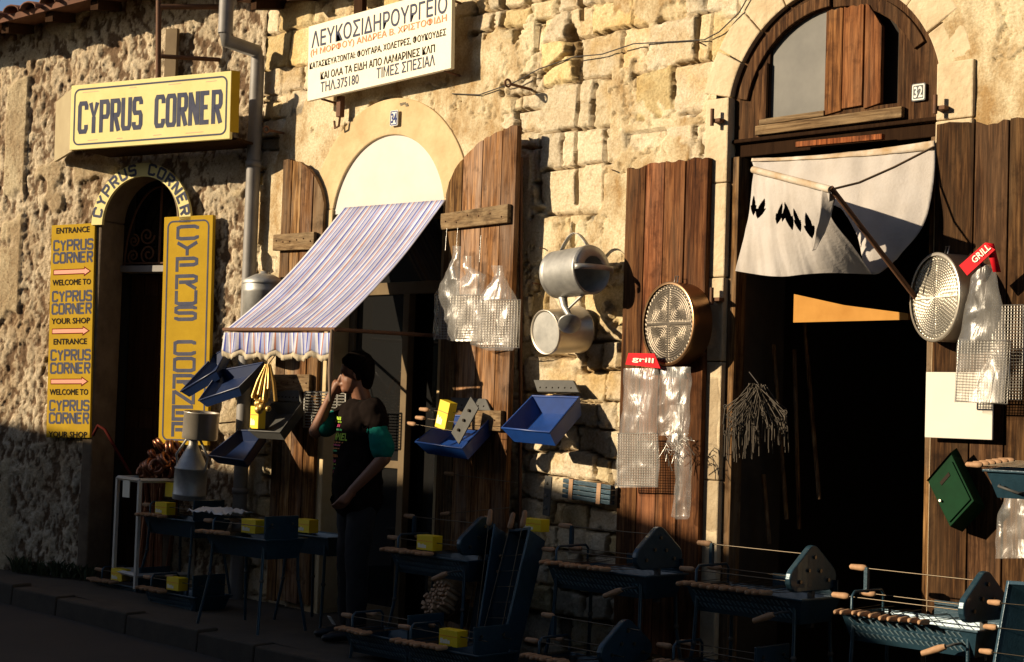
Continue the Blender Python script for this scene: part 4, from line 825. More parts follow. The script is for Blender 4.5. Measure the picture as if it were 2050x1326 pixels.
def bag(rows, d, lab, header=None, seed=0, amp=.016, group='clear plastic bags hung on the shutters'):
    R = [(y, W(xl, y, d), W(xr, y, d), th) for y, xl, xr, th in rows]; c = (R[0][1]+R[0][2])/2
    t = thing('plastic_bag', lab, 'bag', c, group); P = []; n = 30; NV = 34
    for k in range(NV+1):
        x = k/NV*(len(R)-1); i = min(int(x), len(R)-2); u = x-i; u = u*u*(3-2*u); l = R[i][1].lerp(R[i+1][1], u); r = R[i][2].lerp(R[i+1][2], u); th = R[i][3]*(1-u)+R[i+1][3]*u; row = []
        for j in range(n+1):
            a = 2*PI*j/n; m_ = (l+r)/2; hw = (r-l)/2; q = m_+hw*math.cos(a)+Vector((0, -1, 0))*(th*math.sin(a))
            v = Vector((q.x*14, q.y*14, q.z*7+seed*9.1)); nn_ = mnoise.noise(v)+.5*mnoise.noise(v*2.3); rid = 1-abs(mnoise.noise(v*1.4+Vector((5, 5, 5))))*2
            q = q+Vector((0, -1, 0))*(amp*(nn_*.8+.5*rid)*(1 if math.sin(a) >= 0 else .3))+Vector((1, 0, 0))*(amp*.5*mnoise.noise(v*1.7)); row.append(q)
        P.append(row)
    part('film', MB().grid(P, True), 'clear_plastic', t)
    if header:
        q = [W(x, y, dd) for x, y, dd in header[0]]; q2 = [p+Vector((0, .006, 0)) for p in q]
        hd = part('header_card', MB().hexa([q[3], q[2], q2[2], q2[3], q[0], q[1], q2[1], q2[0]]), 'red_card', t)
        ex = (q[2]-q[3]); ez = (q[0]-q[3]); X_ = ex.normalized(); Z_ = (ez-X_*ez.dot(X_)).normalized(); Y_ = Z_.cross(X_); m_ = Matrix((X_, Y_, Z_)).transposed().to_4x4(); m_.translation = q[3]
        text('lettering', header[1], 'card_print', hd, m_ @ Matrix.Translation((ex.length*header[2], -.002, ez.length*.25)), w=ex.length*header[3], h=ez.length*.5, bold=.02)
    return t
GW = dict()
rack(872, 592, 930, 678, .17, 12, 16, 'small wire grill rack in the leftmost bag on brown shutter', yaw=R_(8))
rack(912, 592, 975, 678, .19, 12, 16, 'small wire grill rack in the middle bag on brown shutter', yaw=R_(8))
rack(962, 602, 1030, 696, .22, 14, 18, 'small wire grill rack in the right bag on brown shutter', yaw=R_(8))
bag([(493, 908, 924, .012), (520, 906, 922, .02), (535, 902, 920, .02), (560, 890, 938, .035), (590, 872, 935, .03), (640, 870, 934, .03), (680, 868, 930, .02)], .18, 'clear bag with tall twisted neck, leftmost of three on brown shutter', seed=1)
bag([(513, 932, 944, .012), (535, 930, 944, .02), (550, 932, 972, .03), (575, 912, 968, .045), (605, 904, 975, .04), (650, 900, 980, .035), (683, 898, 984, .02)], .20, 'clear bag with flared neck, middle of three on brown shutter', seed=2)
bag([(532, 986, 1006, .012), (552, 990, 1008, .02), (565, 985, 1015, .03), (600, 962, 1034, .05), (640, 955, 1038, .045), (690, 944, 1032, .03), (702, 975, 1028, .012)], .23, 'largest glossy clear bag, right of the three on brown shutter', seed=3)
mb = MB(TRL)
for (x, z) in ((.06, 2.55), (.16, 2.53), (.37, 2.46)): mb.tube([(x*WRL/.62, -.03, z), (x*WRL/.62+.02, -.05, z-.16)], .002, 4)
solo('bag_wires', mb, 'wire', 'thin wires tying the three clear bags to the shutter rail', 'wire', TRL @ Vector((.2, -.04, 2.5)))
rack(1237, 868, 1316, 972, .17, 16, 20, 'wire grill rack in the red-topped bag on reddish shutter leaf', rot=R_(-2))
bag([(738, 1250, 1318, .006), (760, 1249, 1322, .015), (830, 1246, 1316, .022), (868, 1240, 1318, .028), (930, 1236, 1320, .02), (976, 1232, 1318, .012)], .18, 'long clear bag with red header card hung on reddish shutter leaf', header=([(1258, 707, .20), (1310, 708, .20), (1322, 738, .20), (1252, 730, .20)], 'grill', .2, .6), seed=4)
bag([(735, 1322, 1384, .012), (770, 1320, 1384, .02), (810, 1318, 1382, .03), (850, 1316, 1380, .02), (872, 1320, 1376, .012)], .16, 'short wrinkled clear bag below the dark drum sieve', seed=5, amp=.022)
bag([(868, 1342, 1374, .02), (885, 1336, 1378, .03), (910, 1350, 1384, .03), (960, 1354, 1383, .03), (1010, 1350, 1381, .03), (1034, 1346, 1380, .022), (1040, 1356, 1376, .01)], .17, 'narrow tube-shaped clear bag hanging lowest on reddish shutter leaf', seed=6)
mb = MB()
for i in range(26):
    p = W(1357+random.uniform(-22, 18), 895+random.uniform(-20, 16), .19+random.uniform(-.02, .03)); q = p+Vector((random.uniform(-.07, .07), random.uniform(-.03, .03), random.uniform(-.11, .03))); mb.tube([p, (p+q)/2+Vector((random.uniform(-.03, .03), 0, .02)), q], .0024, 4)
solo('wire_tangle', mb, 'wire', 'tangle of thin metal wire hooks beside the narrow clear bag', 'wire hooks', W(1357, 895, .19))
rack(1985, 612, 2046, 800, .10, 10, 30, 'bare wire grill rack hung flat behind the right red-topped bag')
rack(1913, 680, 2012, 803, .20, 16, 22, 'wire grill rack in the bag beside the cream board', rot=R_(2), yaw=R_(6))
bag([(520, 1950, 1990, .012), (560, 1944, 1996, .03), (620, 1934, 2008, .04), (680, 1920, 2014, .04), (740, 1915, 2016, .03), (806, 1912, 2010, .012)], .22, 'long glossy clear bag with folded red card right of bright sieve', header=([(1920, 532, .26), (1972, 486, .26), (1992, 500, .26), (1936, 552, .26)], 'GRILL', .36, .58), seed=7)
q = [W(x, y, d) for x, y, d in ((1972, 486, .26), (1990, 488, .24), (2004, 545, .22), (1988, 545, .24))]; 
solo('card_flap', MB().grid([[q[0], q[1]], [q[3], q[2]]]), 'red_card', 'folded end of red header card beside the right bag', 'card', q[0], solid=.003)
bag([(985, 2010, 2070, .02), (1030, 2002, 2075, .035), (1080, 1998, 2075, .03), (1118, 1994, 2070, .015)], .16, 'crumpled clear bag hung low on the right shutter by the frame edge', seed=8, amp=.025)
# bunch of wire skewers on the right doorway
mb = MB(); c = W(1518, 768, .12)
for i in range(95):
    a = random.uniform(0, 2*PI); rr = random.random()**.6; p = c+Vector((random.uniform(-.03, .03), random.uniform(-.05, .03), -.05*random.random())); q = c+Vector((.19*rr*math.cos(a)+.01, .13*rr*math.sin(a)-.04, -.12-.16*random.random()))
    e = q+Vector((random.uniform(-.012, .012), 0, -random.uniform(.06, .14))); mb.tube([p, q], .003, 4); mb.tube([q, e], .003, 4)
    if i % 3 == 0: mb.tube([q+Vector((.012*math.cos(t_), 0, .012*math.sin(t_))) for t_ in [k*2*PI/7 for k in range(8)]], .0022, 4)
wb = thing('skewer_bunch', 'big bunch of thin wire skewers hanging on left side of dark doorway', 'skewers', c)
part('wires', mb, 'bunch_wire', wb); part('cord', MB().tube([c+Vector((0, 0, .0)), W(1500, 745, .10)], .003, 6), 'cable', wb)
mb = MB(); mb.tint = (.6, .6, .6)
tools = MB()
for (x0, y0, x1, y1, d) in ((1548, 690, 1575, 1040, -.30), (1590, 700, 1600, 1060, -.36), (1528, 950, 1540, 1090, -.2), (1610, 640, 1640, 1000, -.42)): tools.tube([W(x0, y0, d), W(x1, y1, d)], .012, 6)
solo('tool_handles', tools, 'old_wood', 'long wooden tool handles leaning inside the dark right doorway', 'tools', W(1560, 1060, -.3))
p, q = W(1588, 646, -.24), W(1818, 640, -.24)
solo('shadow_cut_board', MB(Matrix.Translation(p)).prism([(0, 0), (q.x-p.x, .004), (q.x-p.x, .035), ((q.x-p.x)*.45, .085), (0, .150)], 0, .02), 'board_orange', 'sunlit orange-tan board inside the right doorway, shadow edge cut into its top', 'board', p)  # top cut slanting in place of a shadow across a rectangular board
# things on the right shutter
p = W(1851, 876, .11); q = W(1986, 880, .11); r = W(1856, 745, .11)
solo('cream_board', MB(Matrix.Translation(p)).box(0, q.x-p.x, 0, .012, 0, r.z-p.z), 'board_cream', 'plain cream board fixed to the right shutter below bright sieve', 'board', p, bevel=.003)
A_, B_, C_, D_ = W(1904, 908, .17), W(1857, 963, .17), W(1902, 1055, .20), W(1950, 1003, .20); bk = [W(x, y, .075) for x, y in ((1926, 916), (1882, 970), (1927, 1066), (1973, 1016))]
bx = thing('letter_box', 'dark green metal letter box hung askew on the right shutter', 'letter box', A_)
part('case', MB().hexa([B_, C_, D_, A_, bk[1], bk[2], bk[3], bk[0]]), 'green_paint', bx, bevel=.003)
nf = (C_-B_).cross(A_-B_).normalized(); nf = nf if nf.y < 0 else -nf
q = lambda s, t: B_.lerp(C_, t).lerp(A_.lerp(D_, t), s)
ins = [q(.06, .14), q(.06, .94), q(.94, .94), q(.94, .14)]; dr = part('door', MB().hexa(ins+[p+nf*.008 for p in ins]), 'green_paint', bx, bevel=.002)
sl_ = [q(.35, .24), q(.35, .31), q(.72, .31), q(.72, .24)]; part('slot', MB().hexa([p+nf*.009 for p in sl_]+[p+nf*.0105 for p in sl_]), 'sign_black', dr)
lk = q(.14, .52); part('lock', MB().tube([lk+nf*.005, lk+nf*.022], .006, 8), 'tin', dr)
pk = (A_+bk[0])/2+Vector((0, 0, .035)); pk2 = (B_+bk[1])/2+Vector((-.012, 0, .03)); mb = MB(); mb.add([A_+nf*.01, bk[0], pk, B_+nf*.01, bk[1], pk2], [(0, 2, 5, 3), (1, 4, 5, 2), (0, 1, 2), (3, 5, 4), (0, 3, 4, 1)]); part('lid', mb, 'green_paint', bx)
# weeds at the foot of the rendered wall
mb = MB()
for i in range(240):
    b = L(25+random.random()*165, 1150, .03+.12*random.random()); b.z = gz(b.x)+.01; h = random.uniform(.03, .13); a = random.uniform(0, 2*PI); lean = random.uniform(.2, .8)*h; d = Vector((math.cos(a), math.sin(a), 0)); w = Vector((-d.y, d.x, 0))*.007
    mb.add([b-w, b+w, b+d*lean*.5+w*1.4+Vector((0, 0, h*.7)), b+d*lean+Vector((0, 0, h)), b+d*lean*.5-w*1.4+Vector((0, 0, h*.7))], [(0, 1, 2, 3, 4)])
solo('weeds', mb, 'weed', 'dark weeds growing along the foot of the rendered wall', 'weeds', L(100, 1150, .1), kind='stuff')
# ------------------------------------------------------------------ trays hung on the walls
def tray(rim, drop, lab, mat, inset=.14, name='metal_tray', cat='tray', lid=None, lidmat='grill_grey', extra=None):
    q = [W(*p) for p in rim]; c = sum(q, Vector())/4; drop = Vector(drop); b = [p.lerp(c, inset)+drop for p in q]
    t = thing(name, lab, cat, c, 'metal barbecue trays hung on the wall'); mb = MB(); mb.add(q+b, [(0, 1, 5, 4), (1, 2, 6, 5), (2, 3, 7, 6), (3, 0, 4, 7), (4, 5, 6, 7)]); part('pan', mb, mat, t, solid=.006)
    mb = MB(); mb.tube(q+[q[0], q[1]], .007, 6); part('rolled_rim', mb, mat, t)
    if lid:
        l = [W(*p) for p in lid]; mb = MB(); n_ = (l[1]-l[0]).cross(l[3]-l[0]).normalized()*.012
        mb.hexa([p-n_ for p in l]+[p+n_ for p in l]); lp = part('lid', mb, lidmat, t, bevel=.004)
        mb = MB(); mb.tube([l[2].lerp(l[3], .2), q[0].lerp(q[1], .3)], .004, 5); mb.tube([l[2].lerp(l[3], .8), q[0].lerp(q[1], .8)], .004, 5)
        for k in range(6): mb.sphere(l[0].lerp(l[1], .12+.15*k).lerp(l[3].lerp(l[2], .12+.15*k), .6)+Vector((0, -.012, 0)), .006, 6, 4)
        part('rivets', mb, 'sign_black', lp)
    return t
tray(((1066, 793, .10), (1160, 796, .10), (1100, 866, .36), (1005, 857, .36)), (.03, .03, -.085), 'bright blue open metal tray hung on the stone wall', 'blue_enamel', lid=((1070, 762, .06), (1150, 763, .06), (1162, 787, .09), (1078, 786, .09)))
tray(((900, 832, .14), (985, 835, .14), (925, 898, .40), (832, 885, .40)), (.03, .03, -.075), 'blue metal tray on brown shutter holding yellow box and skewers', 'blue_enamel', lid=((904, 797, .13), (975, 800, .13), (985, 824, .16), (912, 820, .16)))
tray(((440, 742, .30), (528, 726, .30), (478, 775, .50), (398, 802, .50)), (.02, .02, -.06), 'dark blue metal tray hanging tilted below the awning valance', 'shaded_enamel')
tray(((428, 712, .12), (458, 695, .12), (432, 742, .40), (362, 784, .40)), (.03, .02, -.06), 'dark blue metal tray half hidden behind another, left of valance', 'shaded_enamel')
tray(((478, 862, .20), (530, 862, .20), (488, 922, .42), (418, 912, .42)), (.02, .03, -.06), 'dark blue tray hung lowest on the wall beside the tin pot', 'shaded_enamel')
tray(((545, 808, .14), (606, 806, .14), (560, 866, .40), (498, 862, .40)), (.02, .03, -.06), 'grey metal tray below the awning holding a yellow box', 'grill_grey', lid=((548, 781, .12), (600, 783, .12), (606, 806, .14), (560, 803, .14)))
# small plates and a bundle fixed to the wall
p = W(1091, 952, .12); T = Matrix.Translation(p) @ Matrix.Rotation(R_(3), 4, 'Y') @ Matrix.Rotation(R_(-20), 4, 'Z')
pt = thing('drilled_plate', 'upright grey drilled metal plate hung on the shaded stone wall', 'metal plate', p); part('plate', MB(T).box(0, .085, 0, .008, -.225, 0), 'grill_grey', pt, bevel=.002)
mb = MB(T)
for z in (-.04, -.11, -.18): mb.lathe([(0, 0)], 3) if False else mb.tube([(.042, -.012, z), (.042, .0, z)], .009, 8)
part('bolts', mb, 'wire', pt)
p = W(905, 858, .42); T = Matrix.Translation(p) @ Matrix.Rotation(R_(-38), 4, 'Y'); T = Matrix.Translation(W(930, 842, .44)) @ Matrix.Rotation(R_(36), 4, 'Y') @ Matrix.Rotation(R_(-10), 4, 'Z')
pt = thing('drilled_plate', 'grey drilled metal plate leaning across the blue tray on brown shutter', 'metal plate', W(930, 842, .44)); part('plate', MB(T).box(-.055, .055, 0, .008, -.13, .13), 'grill_grey', pt, bevel=.002)
mb = MB(T)
for z in (-.07, 0, .07): mb.tube([(0, -.012, z), (0, 0, z)], .009, 8)
part('bolts', mb, 'sign_black', pt)
p = W(1132, 958, .10); q = W(1228, 972, .10); T = Matrix.Translation(p) @ Matrix.Rotation(math.atan2(-(q.z-p.z), q.x-p.x), 4, 'Y'); w_ = (q-p).length
bd = thing('grill_leg_bundle', 'dark blue metal strips bundled with brown tape on the stone wall', 'bundle', p); mb = MB(T)
for k in range(4): mb.box(0, w_, -.02, .02, -.028*k-.024, -.028*k)
part('strips', mb, 'grill_paint', bd, bevel=.003)
for x in (.05, w_*.72): part('tape', MB(T).box(x, x+.03, -.023, .022, -.112, .003), 'handle_wood', bd)
# bundle of wooden handled tools under the valance
c = W(537, 730, .42); ub = thing('brush_bunch', 'bunch of golden wooden handled tools hanging under the awning valance', 'tools', c)
for i in range(11):
    o_ = Vector((random.uniform(-.05, .05), random.uniform(-.05, .05), 0)); e = c+o_*1.6+Vector((-.02, 0, -random.uniform(.16, .24))); part('handle', MB().tube([c+o_*.3, c.lerp(e, .5)+o_*.3, e], [.006, .011, .013], 8), 'brass', ub)
mb = MB()
for i in range(7): mb.sphere(c+Vector((random.uniform(-.08, .05), random.uniform(-.06, .06), -.22-random.uniform(0, .08))), random.uniform(.018, .032), 10, 7)
part('heads', mb, 'brass', ub); part('string', MB().tube([c, c+Vector((0, .1, .12))], .004, 5), 'rope', ub)
# chrome rack behind the man
rk = thing('chrome_rack', 'bright chrome wire rack hung on shutter leaf behind the man', 'rack', W(610, 857, .16)); a = W(608, 855, .16); T = Matrix.Translation(a); w_ = W(690, 855, .16).x-a.x; h_ = W(608, 785, .16).z-a.z
part('mesh_panel', rack_mb(MB(T), w_, h_, 5, 12, .004), 'wire', rk)
# ------------------------------------------------------------------ barbecues, skewers and boxes
def rtri(w, h, r, n=6):
    pts = [(-w/2+r, r), (w/2-r, r), (0, h-r)]; out_ = []
    for k, (x, z) in enumerate(pts):
        nx_, pv = pts[(k+1) % 3], pts[k-1]; a0 = math.atan2(z-pv[1], x-pv[0])-PI/2; a1 = math.atan2(nx_[1]-z, nx_[0]-x)-PI/2
        while a1 < a0: a1 += 2*PI
        out_ += [(x+r*math.cos(a0+(a1-a0)*i/n), z+r*math.sin(a0+(a1-a0)*i/n)) for i in range(n+1)]
    return out_
def make_grill(lab, h=.62, ln=.68, dp=.31, plate='tri', tall=True, louv=True, legs=True):
    g = thing('barbecue', lab, 'barbecue', (0, 0, 0), 'metal barbecues set out along the pavement'); b = h-.115
    rim = [(0, 0, h), (ln, 0, h), (ln, dp, h), (0, dp, h)]; bot = [(.03, .035, b), (ln-.03, .035, b), (ln-.03, dp-.035, b), (.03, dp-.035, b)]
    tr = part('trough', MB().add(rim+bot, [(0, 1, 5, 4), (1, 2, 6, 5), (2, 3, 7, 6), (3, 0, 4, 7), (4, 5, 6, 7)]), 'grill_paint', g, solid=.004)
    mb = MB()
    for (x0, x1, y0, y1) in ((-.014, ln+.014, -.014, .002), (-.014, ln+.014, dp-.002, dp+.014), (-.014, .002, .002, dp-.002), (ln-.002, ln+.014, .002, dp-.002)): mb.box(x0, x1, y0, y1, h-.004, h+.006)
    part('rim', mb, 'grill_paint', g, bevel=.002)
    if louv:
        mb = MB(); n_ = int(ln/.032)
        for r in range(3):
            for i in range(n_):
                x = .05+(ln-.10)*(i+.5*(r % 2))/n_; z = h-.034-.030*r; y = .035*(h-z)/.115
                mb.hexa([(x, y-.002, z), (x+.007, y-.002, z), (x+.007, y+.002, z), (x, y+.002, z), (x-.016, y-.014, z+.020), (x-.006, y-.014, z+.020), (x-.006, y-.004, z+.020), (x-.016, y-.004, z+.020)])
        part('louvres', mb, 'louvre', g)
    if legs:
        for sx in (0, 1):
            for sy in (0, 1):
                x = .05 if sx == 0 else ln-.05; y = .02 if sy == 0 else dp-.02; ex = (-.05 if sx == 0 else .05) if tall else 0; ey = -.06 if sy == 0 else .05
                if not tall: ey *= .2
                lg = part('leg', MB().tube([(x, y, h-.01), (x+ex*.15, y+ey*.2, h*.55), (x+ex, y+ey, 0)], .0095, 8), 'grill_paint', g)
                if tall: part('clamp', MB().sphere((x+ex*.15, y+ey*.2, h*.56), .015, 8, 6), 'grill_grey', lg)
    if plate == 'tri':
        T = Matrix.Translation((ln-.06, dp/2, h+.028)) @ Matrix.Rotation(PI/2, 4, 'Z'); pl_ = part('chain_cover', MB(T).prism(rtri(.37, .215, .06), -.016, .016), 'grill_paint', g, bevel=.006); mb = MB(T)
        for (x, z) in ((-.11, .05), (.11, .05), (0, .16), (-.045, .10), (.045, .095)): mb.tube([(x, -.026, z), (x, -.012, z)], .009, 8)
        part('bolts', mb, 'pewter', pl_); part('plate_stem', MB().box(ln-.07, ln-.045, dp/2-.012, dp/2+.012, h-.14, h+.03), 'grill_grey', g)
    elif plate == 'rect':
        T = Matrix.Translation((ln-.05, dp/2, h+.012)) @ Matrix.Rotation(PI/2, 4, 'Z'); pl_ = part('end_plate', MB(T).box(-.13, .13, -.006, .006, -.03, .13), 'grill_paint', g, bevel=.004); mb = MB(T)
        for x in (-.08, .08): mb.tube([(x, -.014, .08), (x, -.005, .08)], .008, 8)
        part('bolts', mb, 'pewter', pl_)
    if plate: part('spit_bracket', MB().tube([(.03, .03, h), (.03, .03, h+.08), (.03, .05, h+.10), (.03, dp-.05, h+.10), (.03, dp-.03, h+.08), (.03, dp-.03, h)], .007, 6), 'grill_paint', g)
    if plate == 'tri': part('spit_post', MB().box(.012, .030, dp/2-.01, dp/2+.01, h+.09, h+.205), 'grill_paint', g)
    return g
def proto(name, lab, cat, L0, rod, hr, hl):
    s = thing(name, lab, cat, (0, 0, 0)); n_ = 9; prof = [(0, hr*.55), (.08, hr*.95), (.25, hr*1.08), (.5, hr), (.75, hr*.92), (.93, hr*.85), (1, hr*.45)]
    part('handle', MB().tube([(0, -hl+hl*(1-t), 0) for t, r in prof], [r for t, r in prof], 10), 'handle_wood', s); part('rod', MB().tube([(0, -.004, 0), (0, L0, 0)], rod, 6), 'dark_wire', s); return s
SK = proto('skewer', 'proto', 'skewer', .33, .0018, .0125, .08); SP = proto('spit', 'proto', 'spit', .60, .0030, .0145, .092); SKU, SPU = [False], [False]
def put(pro, used, M4, lab, group):
    if not used[0]: o = pro; used[0] = True
    else: o = dup(pro)
    o.matrix_world = M4; o['label'] = lab; o['group'] = group; return o
def BOX(M4, lab, sx=.14, sy=.075, sz=.085):
    t = thing('yellow_box', lab, 'carton', (0, 0, 0), 'yellow cartons set on the barbecues'); part('carton', MB().box(0, sx, 0, sy, 0, sz), 'yellow_card', t, bevel=.002)
    mb = MB()
    for i, (x0, x1, z0, z1) in enumerate(((.08, .22, .15, .45), (.24, .34, .15, .38), (.36, .46, .15, .42), (.48, .60, .15, .36))): mb.box(sx*x0, sx*x1, -.0015, -.0005, sz*z0, sz*z1)
    part('print', mb, 'card_print', t); part('seam', MB().box(sx*.02, sx*.98, -.0012, -.0004, sz*.60, sz*.63), 'sign_orange', t); t.matrix_world = M4; return t
def spits(M4, h, dp, lab, three=True):
    pos = [(-.0, .05, h+.075, 0), (.0, dp-.05, h+.075, 1)]+([(.02, dp/2, h+.20, 2)] if three else [])
    for (x, y, z, k) in pos: put(SP, SPU, M4 @ Matrix.Translation((x, y, z)) @ Matrix.Rotation(-PI/2+R_(random.uniform(-1, 1)), 4, 'Z'), lab+(', the front one', ', the rear one', ', the uppermost one')[k], 'long wooden-handled spits over the barbecues')
def skews(M4, h, n, x0, x1, lab, grp):
    for i in range(n):
        x = x0+(x1-x0)*i/max(1, n-1); put(SK, SKU, M4 @ Matrix.Translation((x+random.uniform(-.005, .005), -.018+random.uniform(-.012, .012), h+.017+random.uniform(0, .004))) @ Matrix.Rotation(R_(random.uniform(-7, 7)), 4, 'Z') @ Matrix.Rotation(R_(random.uniform(-2, 3)), 4, 'X'), lab, grp)
def setg(g, x, d, z, rz=0., rest=None): g.matrix_world = rest or (Matrix.Translation((x, -d, z)) @ Matrix.Rotation(rz, 4, 'Z')); return g.matrix_world.copy()
def place(px, py, d, h):       # front left rim corner -> base position
    p = W(px, py, d); return p.x, p.z-h
H0 = .62
big = [(('tall dark barbecue with triangular cover and yellow box right of the man'), 782, 1104, .56, 11, .40, 'A'), ('tall dark barbecue with triangular cover before the reddish shutter leaf', 1097, 1131, .56, 10, .46, 'B'),
       ('tall dark barbecue with triangular cover before the right shop doorway', 1376, 1173, .56, 12, .52, 'C'), ('sunlit tall barbecue with triangular cover, rightmost on the pavement', 1686, 1229, .54, 10, .46, 'D')]
where = {'A': 'barbecue right of the man', 'B': 'barbecue before the reddish shutter', 'C': 'barbecue before the right doorway', 'D': 'sunlit rightmost barbecue'}
MG = {}
for lab, px, py, d, n, xe, k in big:
    g = make_grill(lab); x, z = place(px, py, d, H0); M4 = setg(g, x, d, z, R_(random.uniform(-1.5, 1.5))); MG[k] = M4
    spits(M4, H0, .31, 'long wooden-handled spit over the '+where[k]); skews(M4, H0, n, .02, xe, 'small wooden-handled skewer lying across the '+where[k], 'skewers laid across the '+where[k])
    if k != 'A': part('wind_shield', MB().box(.28, .66, .312, .318, H0-.01, H0+.075), 'grill_paint', g)
    cr_ = part('crank', MB().tube([(.60, .05, H0-.06), (.60, -.045, H0-.06), (.56, -.05, H0-.075)], .006, 6), 'grill_grey', g); part('crank_handle', MB().tube([(.565, -.052, H0-.073), (.535, -.056, H0-.085), (.46, -.065, H0-.115)], [.012, .017, .013], 9), 'handle_wood', cr_)
BOX(MG['A'] @ Matrix.Translation((.22, .01, H0+.03)), 'yellow carton standing on the barbecue right of the man')
low = [('low dark barbecue on short legs at the feet of the man', 690, 1262, .95, 'rect', 7, .26, 'E', 'low barbecue at the feet of the man'), ('low dark barbecue with yellow box in the middle foreground', 806, 1287, 1.02, 'rect', 10, .36, 'E2', 'low barbecue in the middle foreground'),
       ('low barbecue with triangular cover under the reddish shutter leaf', 1062, 1316, .86, 'tri', 8, .30, 'F', 'low barbecue under the reddish shutter'), ('low barbecue cut by the frame below the right doorway', 1330, 1328, .72, 'rect', 8, .3, 'G', 'low barbecue below the right doorway'),
       ('low dark barbecue with yellow box in front of the white stand', 192, 1163, .55, 'rect', 8, .3, 'J3', 'leftmost low barbecue'), ('low dark barbecue with yellow box right of the white stand', 290, 1180, .72, 'rect', 8, .3, 'J4', 'low barbecue right of the white stand')]
for lab, px, py, d, pl_, n, xe, k, wh in low:
    x, zt_ = place(px, py, d, 0); hh_ = max(.15, zt_-gz(x)); g = make_grill(lab, h=hh_, ln=.58, dp=.28, plate=pl_, tall=False); M4 = setg(g, x, d, zt_-hh_, R_(random.uniform(-2, 2))); MG[k] = M4, hh_
    spits(M4, hh_, .28, 'long wooden-handled spit over the '+wh, pl_ == 'tri'); skews(M4, hh_, n, .02, xe, 'small wooden-handled skewer lying across the '+wh, 'skewers laid across the '+wh)
for k, x, lab in (('E2', .26, 'yellow carton standing on the low barbecue in middle foreground'), ('J3', .16, 'yellow carton on the low barbecue before the white stand'), ('J4', .22, 'yellow carton on the low barbecue right of the white stand')): BOX(MG[k][0] @ Matrix.Translation((x, .02, MG[k][1]+.02)), lab)
mid = [('dark barbecue on tall legs at the kerb left of the man', 413, 1068, .95, .66, 8, .26, 'J2', 'tall barbecue left of the man'), ('dark barbecue on tall legs beside the white stand', 288, 1033, .50, .62, 8, .3, 'J1', 'tall barbecue beside the white stand')]
for lab, px, py, d, _, n, xe, k, wh in mid:
    x, zt_ = place(px, py, d, 0); hh_ = zt_-gz(x); g = make_grill(lab, h=hh_, ln=.60, dp=.30, plate='rect', louv=False); M4 = setg(g, x, d, gz(x), R_(2)); MG[k] = M4, hh_
    spits(M4, hh_, .30, 'long wooden-handled spit over the '+wh, False); skews(M4, hh_, n, .02, xe, 'small wooden-handled skewer lying across the '+wh, 'skewers laid across the '+wh)
BOX(MG['J2'][0] @ Matrix.Translation((.22, .10, MG['J2'][1]+.02)), 'yellow carton lying on the tall barbecue left of the man'); BOX(MG['J1'][0] @ Matrix.Translation((.10, .02, MG['J1'][1]+.02)), 'yellow carton on the tall barbecue beside the white stand')
g = make_grill('dark barbecue standing behind the man against the left shutter', h=.66, ln=.5, dp=.26, plate=None, louv=False); p = W(560, 1066, .42); M4 = setg(g, p.x, .42, p.z-.66); BOX(M4 @ Matrix.Translation((.10, .05, .67)), 'yellow carton on the barbecue behind the man')
# barbecue troughs stood on end and leaning
def lean(px0, py0, d0, px1, py1, d1, lab, wh, n, yaw, nsp):
    a = W(px1, py1, d1); b = W(px0, py0, d0); up = (b-a).normalized(); out_ = Matrix.Rotation(yaw, 3, 'Z') @ Vector((0, -1, 0)); Z_ = (out_-up*out_.dot(up)).normalized(); Y_ = Z_.cross(up)
    m_ = Matrix((up, Y_, Z_)).transposed().to_4x4(); m_.translation = a      # trough x runs up the slope, its open side faces out
    ln = (b-a).length; g = make_grill(lab, h=.115, ln=ln, dp=.30, plate=None, louv=False, legs=False); g.matrix_world = m_
    for i in range(n): put(SK, SKU, m_ @ Matrix.Translation((ln*(.30+.55*i/max(1, n-1)), .315, .128)) @ Matrix.Rotation(PI, 4, 'Z'), 'small wooden-handled skewer fixed across the '+wh, 'skewers fixed across the '+wh)
    for k in range(nsp): put(SP, SPU, m_ @ Matrix.Translation((ln+.01, .05+.20*k, .14)) @ Matrix.Rotation(PI/2, 4, 'Z') @ Matrix.Rotation(R_(-2+3*k), 4, 'X'), 'long spit standing handle upward on the '+wh+(', left one', ', right one')[k], 'long spits standing on the leaning troughs')
    return m_
lean(1098, 1072, .46, 1018, 1420, .72, 'tall trough stood on end with skewers across, before the stone wall', 'upright trough before the stone wall', 7, R_(-25), 2)
lean(1030, 1062, .40, 985, 1360, .62, 'empty tall trough stood on end between two barbecues', 'empty upright trough between two barbecues', 0, R_(-35), 2)
lean(2165, 1190, .46, 2120, 1470, .60, 'trough stood on end at the right frame edge, skewers across', 'upright trough at the right frame edge', 4, R_(-20), 1)
BOX(Matrix.Translation(W(1044, 1062, .30)), 'yellow carton wedged behind the trough stood on end', .15, .07, .07)
# trough hung from the right shutter, seen at the frame edge
g = make_grill('grey barbecue trough hung on right shutter with skewers across it', h=.16, ln=.60, dp=.34, plate=None, louv=False, legs=False); p = W(1978, 942, .50); g.matrix_world = Matrix.Translation(p-Vector((0, 0, .16))) @ Matrix.Rotation(R_(4), 4, 'X')
part('carry_handle', MB().tube([(.06, .0, .10), (.07, -.03, .10), (.16, -.03, .075), (.17, .0, .075)], .006, 6), 'grill_grey', g)
for i in range(6): put(SK, SKU, g.matrix_world @ Matrix.Translation((-.03, .02+.055*i, .18)) @ Matrix.Rotation(-PI/2, 4, 'Z'), 'small wooden-handled skewer across the trough hung on right shutter', 'skewers across the hung trough')
part('hook', MB().tube([(.3, .34, .16), (.3, .44, .30)], .006, 6), 'rust', g)
